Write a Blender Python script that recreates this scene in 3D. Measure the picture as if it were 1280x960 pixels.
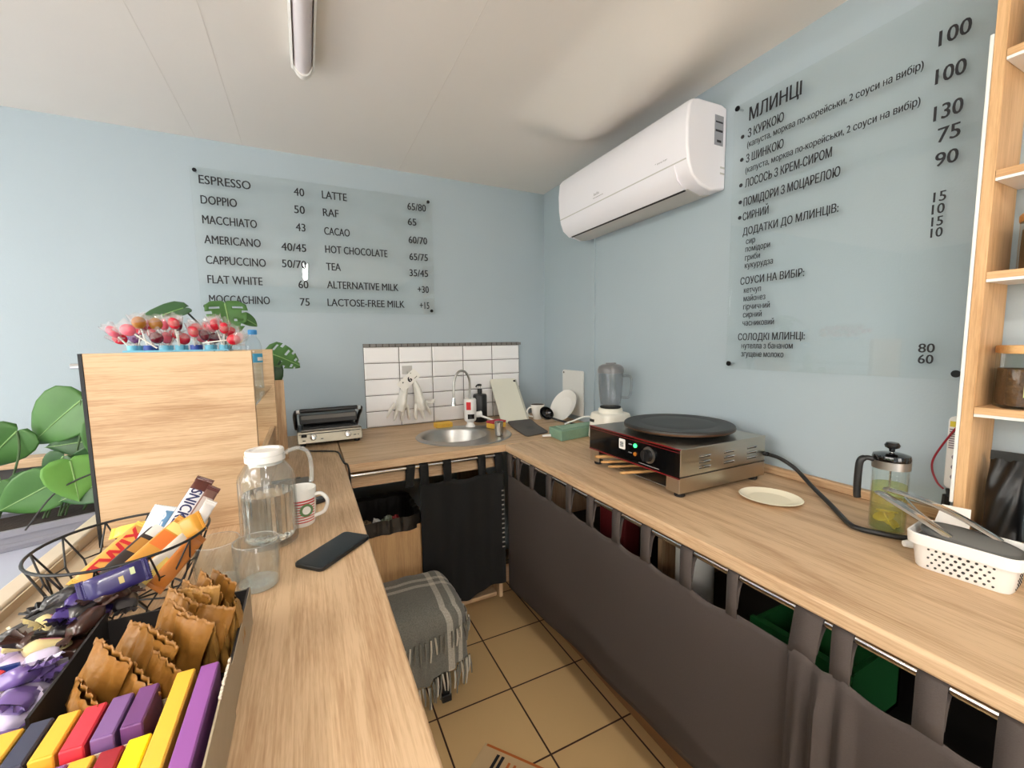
import bpy, bmesh, math, random
from mathutils import Matrix, Vector
random.seed(7)
PI = math.pi
scn = bpy.context.scene
COL = scn.collection
for o in list(bpy.data.objects):
    bpy.data.objects.remove(o)

# ------------------------------------------------------------------ camera, sky, exposure
cam_d = bpy.data.cameras.new('camera')
cam_d.sensor_width = 36.0
cam_d.lens = 36.0 * 524.12 / 1280.0
cam_d.clip_start = 0.02
cam = bpy.data.objects.new('camera', cam_d)
COL.objects.link(cam)
cf = Vector((0.43616, 0.89468, -0.09647)); cr = Vector((0.89816, -0.43944, -0.01464)); cu = Vector((0.05549, 0.08026, 0.99523))
mw = Matrix((cr, cu, -cf)).transposed().to_4x4()
mw.translation = Vector((-1.38873, -2.35638, 1.32594))
cam.matrix_world = mw
scn.camera = cam

world = bpy.data.worlds.new('sky')
scn.world = world
world.use_nodes = True
wb = world.node_tree.nodes['Background']
wb.inputs[0].default_value = (0.965, 0.925, 0.885, 1)
wb.inputs[1].default_value = 8.2

scn.view_settings.view_transform = 'Standard'
scn.view_settings.look = 'None'
scn.view_settings.exposure = 0.26
scn.view_settings.gamma = 1.0
scn.view_settings.use_curve_mapping = False
scn.cycles.use_denoising = True
scn.cycles.max_bounces = 10
scn.cycles.diffuse_bounces = 6
scn.cycles.transparent_max_bounces = 24
scn.cycles.caustics_reflective = False
scn.cycles.caustics_refractive = False
scn.cycles.sample_clamp_indirect = 6.0

def portal(loc, rot, sx, sy):
    d = bpy.data.lights.new('window_daylight', 'AREA')
    d.shape = 'RECTANGLE'; d.size = sx; d.size_y = sy
    d.cycles.is_portal = True
    o = bpy.data.objects.new('window_daylight', d)
    COL.objects.link(o); o.location = loc; o.rotation_euler = rot
portal((-4.62, -2.8, 1.155), (0, -PI / 2, 0), 2.03, 4.2)
portal((-1.55, -5.22, 1.13), (PI / 2, 0, 0), 1.5, 1.42)

# ------------------------------------------------------------------ materials
def S(r, g, b):
    def f(c):
        c /= 255.0
        return c / 12.92 if c <= 0.04045 else ((c + 0.055) / 1.055) ** 2.4
    return (f(r), f(g), f(b), 1.0)

def new_mat(name):
    m = bpy.data.materials.new(name)
    m.use_nodes = True
    return m, m.node_tree.nodes, m.node_tree.links, m.node_tree.nodes['Principled BSDF']

def mat(name, col, rough=0.5, metal=0.0, noise=0.0, nscale=40.0, bump=0.0, bscale=120.0, emit=None, estr=1.0, coat=0.0, sheen=0.0, stretch=None):
    m, N, L, b = new_mat(name)
    b.inputs['Base Color'].default_value = col
    b.inputs['Roughness'].default_value = rough
    b.inputs['Metallic'].default_value = metal
    b.inputs['Coat Weight'].default_value = coat
    b.inputs['Sheen Weight'].default_value = sheen
    tc = N.new('ShaderNodeTexCoord')
    src = tc.outputs['Object']
    if stretch:
        mp = N.new('ShaderNodeMapping'); mp.inputs['Scale'].default_value = stretch
        L.new(src, mp.inputs[0]); src = mp.outputs[0]
    nz = N.new('ShaderNodeTexNoise'); nz.inputs['Scale'].default_value = nscale; nz.inputs['Detail'].default_value = 4
    L.new(src, nz.inputs['Vector'])
    mx = N.new('ShaderNodeMix'); mx.data_type = 'RGBA'
    k = 1.0 - noise
    mx.inputs[6].default_value = (col[0] * k, col[1] * k, col[2] * k, 1)
    k = 1.0 + noise
    mx.inputs[7].default_value = (min(1, col[0] * k), min(1, col[1] * k), min(1, col[2] * k), 1)
    L.new(nz.outputs[0], mx.inputs[0]); L.new(mx.outputs[2], b.inputs['Base Color'])
    if bump:
        n2 = N.new('ShaderNodeTexNoise'); n2.inputs['Scale'].default_value = bscale; n2.inputs['Detail'].default_value = 3
        L.new(src, n2.inputs['Vector'])
        bp = N.new('ShaderNodeBump'); bp.inputs['Strength'].default_value = bump; bp.inputs['Distance'].default_value = 0.004
        L.new(n2.outputs[0], bp.inputs['Height']); L.new(bp.outputs[0], b.inputs['Normal'])
    if emit:
        b.inputs['Emission Color'].default_value = emit
        b.inputs['Emission Strength'].default_value = estr
    return m

def wood(name, axis, light=S(209, 178, 142), dark=S(168, 132, 96), fine=1.0, seed=0.0):
    """oak laminate; axis = the direction the grain runs along"""
    m, N, L, b = new_mat(name)
    tc = N.new('ShaderNodeTexCoord')
    def mapped(along, across):
        mp = N.new('ShaderNodeMapping')
        sc = [across] * 3; sc['xyz'.index(axis)] = along
        mp.inputs['Scale'].default_value = sc
        mp.inputs['Location'].default_value = (seed, seed * 1.7, seed * .6)
        L.new(tc.outputs['Object'], mp.inputs[0])
        return mp.outputs[0]
    def noise(v, scale, detail, dist=0.0):
        n = N.new('ShaderNodeTexNoise'); n.inputs['Scale'].default_value = scale
        n.inputs['Detail'].default_value = detail; n.inputs['Distortion'].default_value = dist
        L.new(v, n.inputs['Vector']); return n.outputs[0]
    a = noise(mapped(0.9, 9.0), 2.0, 6, 1.2)
    c = noise(mapped(4.0, 150.0 * fine), 2.0, 3)
    d = noise(mapped(20.0, 330.0 * fine), 2.0, 2)
    def math_(op, x, y):
        n = N.new('ShaderNodeMath'); n.operation = op
        for i, q in enumerate((x, y)):
            if isinstance(q, float): n.inputs[i].default_value = q
            else: L.new(q, n.inputs[i])
        return n.outputs[0]
    s = math_('ADD', math_('MULTIPLY', a, 0.5), math_('ADD', math_('MULTIPLY', c, 0.32), math_('MULTIPLY', d, 0.18)))
    r = N.new('ShaderNodeValToRGB')
    r.color_ramp.elements[0].position = 0.36; r.color_ramp.elements[0].color = dark
    r.color_ramp.elements[1].position = 0.56; r.color_ramp.elements[1].color = light
    L.new(s, r.inputs[0]); L.new(r.outputs[0], b.inputs['Base Color'])
    b.inputs['Roughness'].default_value = 0.48
    b.inputs['Specular IOR Level'].default_value = 0.35
    bp = N.new('ShaderNodeBump'); bp.inputs['Strength'].default_value = 0.10; bp.inputs['Distance'].default_value = 0.002
    L.new(s, bp.inputs['Height']); L.new(bp.outputs[0], b.inputs['Normal'])
    return m

def thin_glass(name, tint=(0.97, 0.99, 0.98, 1), ior=1.48, rough=0.02, haze=0.0, hazecol=(1, 1, 1, 1)):
    """clear pane or vessel wall: passes light straight, reflects by Fresnel"""
    m, N, L, b = new_mat(name)
    N.remove(b)
    out = N['Material Output']
    tr = N.new('ShaderNodeBsdfTransparent'); tr.inputs[0].default_value = tint
    gl = N.new('ShaderNodeBsdfGlossy'); gl.inputs['Roughness'].default_value = rough
    fr = N.new('ShaderNodeFresnel')
    ge = N.new('ShaderNodeNewGeometry'); mi = N.new('ShaderNodeMix')   # same reflectance from either side of the wall
    mi.inputs[2].default_value = ior; mi.inputs[3].default_value = 1.0 / ior
    L.new(ge.outputs['Backfacing'], mi.inputs[0]); L.new(mi.outputs[0], fr.inputs[0])
    mx = N.new('ShaderNodeMixShader')
    base = tr.outputs[0]
    if haze:
        df = N.new('ShaderNodeBsdfDiffuse'); df.inputs[0].default_value = hazecol
        m2 = N.new('ShaderNodeMixShader'); m2.inputs[0].default_value = haze
        L.new(tr.outputs[0], m2.inputs[1]); L.new(df.outputs[0], m2.inputs[2]); base = m2.outputs[0]
    L.new(fr.outputs[0], mx.inputs[0]); L.new(base, mx.inputs[1]); L.new(gl.outputs[0], mx.inputs[2])
    L.new(mx.outputs[0], out.inputs[0])
    return m

def liquid(name, col, ior=1.33):
    m, N, L, b = new_mat(name)
    b.inputs['Base Color'].default_value = col
    b.inputs['Transmission Weight'].default_value = 1.0
    b.inputs['Roughness'].default_value = 0.0
    b.inputs['IOR'].default_value = ior
    return m

M = {}
M['wall'] = mat('blue_grey_wall_paint', S(169, 183, 191), 0.75, noise=0.03, nscale=3, bump=0.12, bscale=160)
M['ceil'] = mat('cream_ceiling_paint', S(226, 222, 216), 0.85, noise=0.03, nscale=2.5, bump=0.05, bscale=60)
M['seam'] = mat('ceiling_seam', S(218, 213, 206), 0.85)
M['wood_y'] = wood('oak_laminate_along_counter', 'y')
M['wood_x'] = wood('oak_laminate_across', 'x')
M['wood_z'] = wood('oak_laminate_upright', 'z')
M['shelf_wood'] = wood('oak_shelf_board', 'z', S(222, 180, 132), S(190, 145, 98), seed=3.0)
M['shelf_wood_y'] = wood('oak_shelf_board_flat', 'y', S(222, 180, 132), S(190, 145, 98), seed=5.0)
M['utensil'] = wood('utensil_wood', 'x', S(214, 168, 110), S(176, 126, 74), seed=9.0)
M['lid_wood'] = wood('bamboo_lid', 'y', S(205, 160, 105), S(170, 122, 74), seed=2.0)
M['white'] = mat('white_plastic', S(236, 234, 230), 0.35)
M['warmwhite'] = mat('cream_plastic', S(238, 234, 222), 0.4)
M['ac_white'] = mat('glossy_white_plastic', S(242, 240, 246), 0.28, coat=0.2)
M['ac_grey'] = mat('grey_louvre_plastic', S(196, 194, 190), 0.5)
M['porcelain'] = mat('white_porcelain', S(238, 236, 230), 0.15, coat=0.3)
M['black'] = mat('black_plastic', S(26, 26, 27), 0.4)
M['gloss_black'] = mat('black_gloss_plastic', S(12, 12, 13), 0.12, coat=0.4)
M['rubber'] = mat('black_rubber', S(24, 23, 23), 0.7)
M['text'] = mat('black_vinyl_lettering', S(26, 25, 32), 0.6)
M['stud'] = mat('black_standoff_cap', S(22, 22, 26), 0.3, metal=0.6)
M['steel'] = mat('brushed_steel', S(190, 182, 168), 0.28, metal=1.0, noise=0.10, nscale=30, stretch=(1, 1, 30))
M['steel2'] = mat('satin_steel', S(186, 184, 180), 0.32, metal=1.0, noise=0.06, nscale=50)
M['chrome'] = mat('chrome', S(214, 214, 214), 0.12, metal=1.0)
M['castiron'] = mat('seasoned_cast_iron', S(42, 40, 37), 0.46, noise=0.25, nscale=14)
M['curtain'] = mat('dark_grey_cotton', S(70, 62, 58), 0.9, noise=0.08, nscale=300, bump=0.15, bscale=500)
M['curtain2'] = mat('black_cotton', S(14, 14, 13), 0.92, noise=0.1, nscale=300, bump=0.15, bscale=500)
M['floor_grout'] = mat('brown_grout', S(58, 34, 24), 0.9)
M['leaf'] = mat('green_leaf', S(72, 116, 58), 0.45, noise=0.25, nscale=14)
M['leaf2'] = mat('dark_green_leaf', S(50, 88, 48), 0.42, noise=0.25, nscale=14)
M['leaf3'] = mat('light_green_leaf', S(104, 158, 72), 0.45, noise=0.18, nscale=14)
M['stem'] = mat('green_stem', S(70, 96, 56), 0.6)
M['soil'] = mat('potting_soil', S(50, 38, 30), 0.95, noise=0.4, nscale=90, bump=0.8, bscale=80)
M['planter'] = mat('grey_planter', S(138, 138, 148), 0.4, noise=0.06, nscale=10)
M['beige'] = mat('beige_board', S(214, 200, 178), 0.6, noise=0.04, nscale=20)
M['taupe'] = mat('taupe_card', S(186, 168, 142), 0.7, noise=0.05, nscale=20)
M['kraft'] = mat('grey_card', S(168, 152, 128), 0.8, noise=0.06, nscale=60)
M['black_card'] = mat('black_card', S(36, 32, 31), 0.6)
M['gold'] = mat('ochre_paper', S(142, 96, 36), 0.5, noise=0.3, nscale=35, bump=0.8, bscale=45)
M['gold2'] = mat('pale_ochre_paper', S(160, 116, 54), 0.5, noise=0.18, nscale=35, bump=0.8, bscale=45)
M['tile'] = mat('white_glazed_tile', S(244, 243, 244), 0.15, noise=0.02, nscale=5, coat=0.2)
M['grout'] = mat('dark_grout', S(84, 76, 72), 0.9)
M['mosaic'] = mat('grey_mosaic', S(120, 118, 114), 0.35, noise=0.3, nscale=60)
M['board'] = mat('white_cutting_board', S(226, 226, 222), 0.5)
M['board2'] = mat('ivory_cutting_board', S(224, 222, 206), 0.45)
M['mat'] = mat('dark_grey_silicone', S(84, 80, 76), 0.7, noise=0.06, nscale=80)
M['foam'] = mat('green_floral_foam', S(126, 158, 134), 0.9, noise=0.1, nscale=60, bump=0.3, bscale=200)
M['sponge'] = mat('yellow_sponge', S(232, 184, 74), 0.9, noise=0.12, nscale=120, bump=0.6, bscale=200)
M['sponge_pad'] = mat('red_scouring_pad', S(170, 50, 62), 0.95, noise=0.2, nscale=200)
M['red'] = mat('red_print', S(204, 38, 44), 0.4)
M['redtrim'] = mat('red_trim', S(122, 18, 26), 0.35)
M['redwire'] = mat('red_wire', S(150, 26, 44), 0.4)
M['blue'] = mat('blue_plastic', S(66, 150, 214), 0.35)
M['navyedge'] = mat('navy_card_edge', S(32, 52, 120), 0.5)
M['green_led'] = mat('green_indicator', S(60, 220, 120), 0.3, emit=S(60, 255, 130), estr=2.0)
M['amber'] = mat('amber_indicator', S(200, 120, 40), 0.3)
M['cable'] = mat('black_cable', S(28, 26, 25), 0.5)
M['phone'] = mat('phone_body', S(20, 22, 24), 0.4)
M['screen'] = mat('phone_screen', S(12, 14, 16), 0.22)
M['lamp_diff'] = mat('frosted_diffuser', S(222, 216, 220), 0.4)
M['lamp_on'] = mat('lit_diffuser', S(240, 236, 220), 0.4, emit=(1.0, 0.95, 0.88, 1), estr=118.0)
M['blackbag'] = mat('black_foil_bag', S(9, 9, 10), 0.42, noise=0.2, nscale=20, bump=0.5, bscale=18)
M['binbag'] = mat('bin_liner', S(30, 27, 25), 0.3, bump=0.9, bscale=40)
M['tea'] = mat('dried_tea', S(84, 58, 30), 0.9, noise=0.7, nscale=120, bump=1.0, bscale=120)
M['lemon'] = mat('lemon_slice', S(226, 196, 84), 0.5)
M['glovem'] = mat('white_nitrile', S(232, 230, 222), 0.35, bump=0.5, bscale=30)
M['paper'] = mat('white_paper', S(240, 238, 232), 0.7)
M['paperplate'] = mat('ivory_paper_plate', S(240, 232, 206), 0.7)
M['tabletop'] = mat('pale_lavender_tabletop', S(190, 194, 212), 0.18, noise=0.03, nscale=8)
M['dark_under'] = mat('dark_grey_panel', S(50, 46, 44), 0.6)
M['glass'] = thin_glass('clear_glass')
M['acrylic'] = thin_glass('clear_acrylic', (0.982, 0.99, 0.988, 1), 1.49, 0.01)
M['jugglass'] = thin_glass('ribbed_glass', (0.96, 0.975, 0.97, 1), 1.62, 0.04, 0.03)
M['rimglass'] = thin_glass('thick_glass_rim', (0.9, 0.93, 0.92, 1), 1.9, 0.08, 0.22)
M['pet'] = thin_glass('clear_bottle_plastic', (0.93, 0.96, 0.98, 1), 1.5, 0.05)
M['smoke'] = thin_glass('smoked_plastic', (0.84, 0.85, 0.86, 1), 1.5, 0.06, 0.06, (0.5, 0.5, 0.52, 1))
M['water'] = liquid('water', (0.97, 0.99, 0.98, 1))
M['green_tea'] = thin_glass('green_tea', (0.89, 0.90, 0.62, 1), 1.2, 0.02, 0.14, (0.52, 0.52, 0.24, 1))
M['wrap'] = thin_glass('clear_wrapper', (0.95, 0.93, 0.93, 1), 1.5, 0.08, 0.15)
M['grass'] = mat('outdoor_paving', S(228, 226, 222), 0.9, noise=0.05, nscale=3)
M['hedge'] = mat('hedge_green', S(66, 92, 52), 0.9, noise=0.5, nscale=4)
M['hole'] = mat('dark_hole', S(52, 50, 48), 0.9)
M['bin_wood'] = wood('bin_front_oak', 'z', S(206, 166, 118), S(176, 134, 90), seed=8.0)

def swatch(name, rgb, rough=0.4, **k):
    if name not in M: M[name] = mat(name, S(*rgb), rough, **k)
    return M[name]

# ------------------------------------------------------------------ mesh builder
class MB:
    def __init__(s): s.v = []; s.f = []; s.m = []; s.cur = 0
    def add(s, vs, fs):
        o = len(s.v); s.v += [tuple(v) for v in vs]
        for f in fs: s.f.append([i + o for i in f]); s.m.append(s.cur)
        return o
    def use(s, i): s.cur = i; return s
    def xf(s, mtx, start=0):
        for i in range(start, len(s.v)): s.v[i] = tuple(mtx @ Vector(s.v[i]))
        return s
    def box(s, x0, x1, y0, y1, z0, z1):
        s.add([(x0, y0, z0), (x1, y0, z0), (x1, y1, z0), (x0, y1, z0), (x0, y0, z1), (x1, y0, z1), (x1, y1, z1), (x0, y1, z1)],
              [(0, 3, 2, 1), (4, 5, 6, 7), (0, 1, 5, 4), (1, 2, 6, 5), (2, 3, 7, 6), (3, 0, 4, 7)]); return s
    def prism(s, pts, z0, z1):
        n = len(pts)
        s.add([(p[0], p[1], z0) for p in pts] + [(p[0], p[1], z1) for p in pts],
              [list(range(n))[::-1], [n + i for i in range(n)]] + [(i, (i + 1) % n, n + (i + 1) % n, n + i) for i in range(n)]); return s
    def lathe(s, prof, n=32, cx=0, cy=0, z0=0):
        """prof: (radius, z) points bottom to top; radius 0 closes"""
        vs = []; fs = []
        for (r, z) in prof:
            vs += [(cx + max(r, 1e-5) * math.cos(2 * PI * i / n), cy + max(r, 1e-5) * math.sin(2 * PI * i / n), z0 + z) for i in range(n)]
        for k in range(len(prof) - 1):
            for i in range(n):
                j = (i + 1) % n
                fs.append((k * n + i, k * n + j, (k + 1) * n + j, (k + 1) * n + i))
        if prof[0][0] <= 1e-5: pass
        s.add(vs, fs); return s
    def cyl(s, r, z0, z1, cx=0, cy=0, n=24, r2=None):
        r2 = r if r2 is None else r2
        return s.lathe([(0, z0), (r, z0), (r2, z1), (0, z1)], n, cx, cy)
    def tube(s, pts, r, n=8, closed=False, flat=1.0):
        pts = [Vector(p) for p in pts]; N = len(pts)
        rs = r if isinstance(r, (list, tuple)) else [r] * N
        vs = []; fs = []; up = None
        for i, p in enumerate(pts):
            if closed: t = pts[(i + 1) % N] - pts[i - 1]
            else: t = pts[min(i + 1, N - 1)] - pts[max(i - 1, 0)]
            if t.length < 1e-9: t = Vector((0, 0, 1))
            t.normalize()
            if up is None:
                up = Vector((0, 0, 1)) if abs(t.z) < 0.9 else Vector((1, 0, 0))
            a = t.cross(up)
            if a.length < 1e-6: a = t.cross(Vector((0, 1, 0)))
            a.normalize(); b = a.cross(t).normalized(); up = b
            for k in range(n):
                an = 2 * PI * k / n
                vs.append(p + a * (rs[i] * math.cos(an)) + b * (rs[i] * flat * math.sin(an)))
        for i in range(N - (0 if closed else 1)):
            j = (i + 1) % N
            for k in range(n):
                l = (k + 1) % n
                fs.append((i * n + k, j * n + k, j * n + l, i * n + l))
        if not closed:
            fs.append(list(range(n))); fs.append([(N - 1) * n + k for k in range(n)][::-1])
        s.add(vs, fs); return s
    def grid(s, nu, nv, fn, cu=False, cv=False):
        vs = [fn(i / (nu if cu else nu - 1), j / (nv if cv else nv - 1)) for i in range(nu) for j in range(nv)]
        fs = []
        for i in range(nu if cu else nu - 1):
            for j in range(nv if cv else nv - 1):
                a = i * nv + j; b = ((i + 1) % nu) * nv + j; c = ((i + 1) % nu) * nv + (j + 1) % nv; d = i * nv + (j + 1) % nv
                fs.append((a, b, c, d))
        s.add(vs, fs); return s
    def blob(s, c, r, n=12, m=8):
        vs = []; fs = []
        for j in range(m + 1):
            ph = -PI / 2 + PI * j / m
            for i in range(n):
                th = 2 * PI * i / n
                vs.append((c[0] + r[0] * max(math.cos(ph), 1e-4) * math.cos(th), c[1] + r[1] * max(math.cos(ph), 1e-4) * math.sin(th), c[2] + r[2] * math.sin(ph)))
        for j in range(m):
            for i in range(n): fs.append((j * n + i, j * n + (i + 1) % n, (j + 1) * n + (i + 1) % n, (j + 1) * n + i))
        s.add(vs, fs); return s
    def disc(s, c, r, normal, n=20, th=0.002):
        st = len(s.v); s.cyl(r, 0, th, n=n)
        q = Vector((0, 0, 1)).rotation_difference(Vector(normal)).to_matrix().to_4x4(); q.translation = Vector(c)
        return s.xf(q, st)
    def build(s, name, mats, parent=None, smooth=40, bevel=0, seg=2, solid=0, sub=0, loc=None, rot=None, weld=True, soff=-1):
        me = bpy.data.meshes.new(name)
        me.from_pydata(s.v, [], s.f)
        if not isinstance(mats, (list, tuple)): mats = [mats]
        for m in mats: me.materials.append(M[m] if isinstance(m, str) else m)
        me.polygons.foreach_set('material_index', s.m)
        bm = bmesh.new(); bm.from_mesh(me)
        if weld: bmesh.ops.remove_doubles(bm, verts=bm.verts, dist=1.5e-5)
        bmesh.ops.recalc_face_normals(bm, faces=bm.faces)
        bm.to_mesh(me); bm.free()
        if smooth:
            me.shade_smooth(); me.set_sharp_from_angle(angle=math.radians(smooth))
        o = bpy.data.objects.new(name, me); COL.objects.link(o)
        if parent: o.parent = parent
        if loc is not None: o.location = loc
        if rot is not None: o.rotation_euler = rot
        if solid:
            md = o.modifiers.new('thickness', 'SOLIDIFY'); md.thickness = solid; md.offset = soff
        if sub:
            md = o.modifiers.new('rounding', 'SUBSURF'); md.levels = sub; md.render_levels = sub
        if bevel:
            md = o.modifiers.new('edge', 'BEVEL'); md.width = bevel; md.segments = seg; md.limit_method = 'ANGLE'; md.angle_limit = math.radians(40)
        return o

def tag(o, label, cat, group=None, kind=None):
    o['label'] = label; o['category'] = cat
    if group: o['group'] = group
    if kind: o['kind'] = kind
    return o
def thing(name, label, cat, loc=(0, 0, 0), rz=0.0, group=None, rot=None):
    o = bpy.data.objects.new(name, None); o.empty_display_size = 0.02
    COL.objects.link(o); o.location = loc; o.rotation_euler = rot if rot else (0, 0, rz)
    return tag(o, label, cat, group)
def struct(o): o['kind'] = 'structure'; return o
def kids(o): return [c for c in bpy.data.objects if c.parent == o]
def copy_tree(o, parent=None):
    c = o.copy(); COL.objects.link(c)
    if parent: c.parent = parent
    for ch in kids(o): copy_tree(ch, c)
    return c
def bez(pts, n=8):
    """smooth curve through the points"""
    P = [Vector(p) for p in pts]; out = []
    for i in range(len(P) - 1):
        p0 = P[max(i - 1, 0)]; p1 = P[i]; p2 = P[i + 1]; p3 = P[min(i + 2, len(P) - 1)]
        for k in range(n):
            t = k / n
            out.append(0.5 * ((2 * p1) + (p2 - p0) * t + (2 * p0 - 5 * p1 + 4 * p2 - p3) * t * t + (3 * p1 - p0 - 3 * p2 + p3) * t ** 3))
    out.append(P[-1]); return out
def rrect(x0, x1, y0, y1, r, n=5):
    pts = []
    for cx, cy, a0 in ((x1 - r, y1 - r, 0), (x0 + r, y1 - r, PI / 2), (x0 + r, y0 + r, PI), (x1 - r, y0 + r, 1.5 * PI)):
        for i in range(n + 1):
            a = a0 + PI / 2 * i / n; pts.append((cx + r * math.cos(a), cy + r * math.sin(a)))
    return pts

_glyph = {}
def glyphs(body, off=0.0):
    key = (body, off)
    if key not in _glyph:
        c = bpy.data.curves.new('lettering', 'FONT'); c.body = body; c.resolution_u = 3; c.offset = off
        o = bpy.data.objects.new('lettering', c); COL.objects.link(o)
        dg = bpy.context.evaluated_depsgraph_get(); dg.update()
        me = bpy.data.meshes.new_from_object(o.evaluated_get(dg))
        vs = [tuple(v.co) for v in me.vertices]; fs = [tuple(p.vertices) for p in me.polygons]
        bpy.data.objects.remove(o); bpy.data.curves.remove(c); bpy.data.meshes.remove(me)
        _glyph[key] = (vs, fs)
    return _glyph[key]
def text_advance(body):
    return max(v[0] for v in glyphs(body + '|')[0]) - max(v[0] for v in glyphs('|')[0])
def text_shape(body):
    """like glyphs(), with the small letters that fill in drawn from their capitals"""
    if not any(ch in body for ch in 'нь'): return glyphs(body)
    vs, fs = [], []
    def put(shape, dx, sx=1.0, sy=1.0, x0=0.0):
        o = len(vs)
        vs.extend([((v[0] - x0) * sx + dx, v[1] * sy, 0.0) for v in shape[0]]); fs.extend([tuple(i + o for i in f) for f in shape[1]])
    lay = body.replace('н', 'п'); run = 0
    for i, ch in enumerate(body + '\0'):
        if ch in 'нь\0':
            if i > run and body[run:i].strip():
                seg = body[run:i]; k = len(seg) - len(seg.lstrip())
                put(glyphs(seg.strip()), text_advance(lay[:run + k]) if run + k else 0.0)
            if ch in 'нь':
                cap = glyphs(ch.upper()); xs = [v[0] for v in cap[0]]; low = [v[0] for v in glyphs('п' if ch == 'н' else ch)[0]]
                put(cap, (text_advance(lay[:i]) if i else 0.0) + min(low), (max(low) - min(low)) / (max(xs) - min(xs)), 0.725, min(xs))
            run = i + 1
    return vs, fs
def lettering(name, body, origin, ux, uy, width, cap, parent=None, m='text', off=0.0, th=0.0006, bold=0.022):
    """body written from origin along ux, standing up along uy; fitted to width, capital height cap"""
    vs, fs = text_shape(body.replace('І', 'I').replace('і', 'i'))
    xs = [v[0] for v in vs]; x0 = min(xs); w = max(xs) - x0
    ux = Vector(ux); uy = Vector(uy); nz = ux.cross(uy)
    o = Vector(origin)
    b = MB()
    for k, sh in enumerate((-bold, 0.0, bold)):
        b.add([o + ux * ((v[0] - x0) / w * width + sh * cap) + uy * (v[1] / 0.70 * cap) + nz * (th + k * 0.00004) for v in vs], fs)
    ob = b.build(name, m, parent, smooth=0, weld=False)
    return ob

# ================================================================== THE ROOM
H = 2.25
XL, YF = -4.6, -5.2
def ceil_z(x, y):
    def ss(a, b, t):
        t = max(0, min(1, (t - a) / (b - a))); return t * t * (3 - 2 * t)
    px = ss(-0.62, -0.31, x) if x < -0.31 else 1 - ss(-0.31, -0.03, x) ** 0.7
    py = ss(-0.62, -0.86, y) if y > -1.1 else 1 - ss(-1.30, -1.62, y)
    return H - 0.085 * px * py
b = MB()
xs = [XL, -3.5, -2.5, -1.8, -1.2] + [-0.9 + 0.03 * i for i in range(31)]
ys = [0, -0.3] + [-0.5 - 0.04 * i for i in range(31)] + [-2.2, -3, -4, YF]
vs = [(x, y, ceil_z(x, y)) for x in xs for y in ys]; ny = len(ys)
b.add(vs, [(i * ny + j, (i + 1) * ny + j, (i + 1) * ny + j + 1, i * ny + j + 1) for i in range(len(xs) - 1) for j in range(ny - 1)])
struct(b.build('ceiling', 'ceil', smooth=60))
b = MB()
for x in (-0.895, -1.60, -1.775, -2.6, -3.4): b.box(x - 0.0009, x + 0.0009, YF, -0.001, H - 0.0007, H + 0.01)
struct(b.build('trim_1', 'seam', smooth=0))
struct(MB().box(XL - 0.1, 0.1, 0, 0.12, -0.02, 2.4).build('wall_back', 'wall', smooth=0))
struct(MB().box(0, 0.12, YF - 0.1, 0, -0.02, 2.4).build('wall_right', 'wall', smooth=0))
b = MB()   # customer side: wide glazed opening
b.box(XL - 0.12, XL, -0.7, 0, 0, H + .1); b.box(XL - 0.12, XL, YF, -4.9, 0, H + .1); b.box(XL - 0.12, XL, -4.9, -0.7, 2.17, H + .1); b.box(XL - 0.12, XL, -4.9, -0.7, 0, 0.14)
struct(b.build('wall_left', 'wall', smooth=0))
b = MB()
b.box(XL, -2.3, YF - 0.12, YF, 0, H + .1); b.box(-0.8, 0, YF - 0.12, YF, 0, H + .1); b.box(-2.3, -0.8, YF - 0.12, YF, 1.84, H + .1); b.box(-2.3, -0.8, YF - 0.12, YF, 0, 0.42)
struct(b.build('wall_front', 'wall', smooth=0))
b = MB()
for y in (-4.86, -3.4, -2.0, -0.74): b.box(XL - 0.09, XL - 0.03, y - 0.04, y + 0.04, 0.14, 2.17)
for z in (0.17, 2.14): b.box(XL - 0.09, XL - 0.03, -4.9, -0.7, z - 0.03, z + 0.03)
struct(b.build('window_1', 'white', smooth=0))
b = MB()
for x in (-2.27, -1.55, -0.83): b.box(x - 0.04, x + 0.04, YF - 0.09, YF - 0.03, 0.42, 1.84)
for z in (0.45, 1.81): b.box(-2.3, -0.8, YF - 0.09, YF - 0.03, z - 0.03, z + 0.03)
struct(b.build('window_2', 'white', smooth=0))

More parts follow.
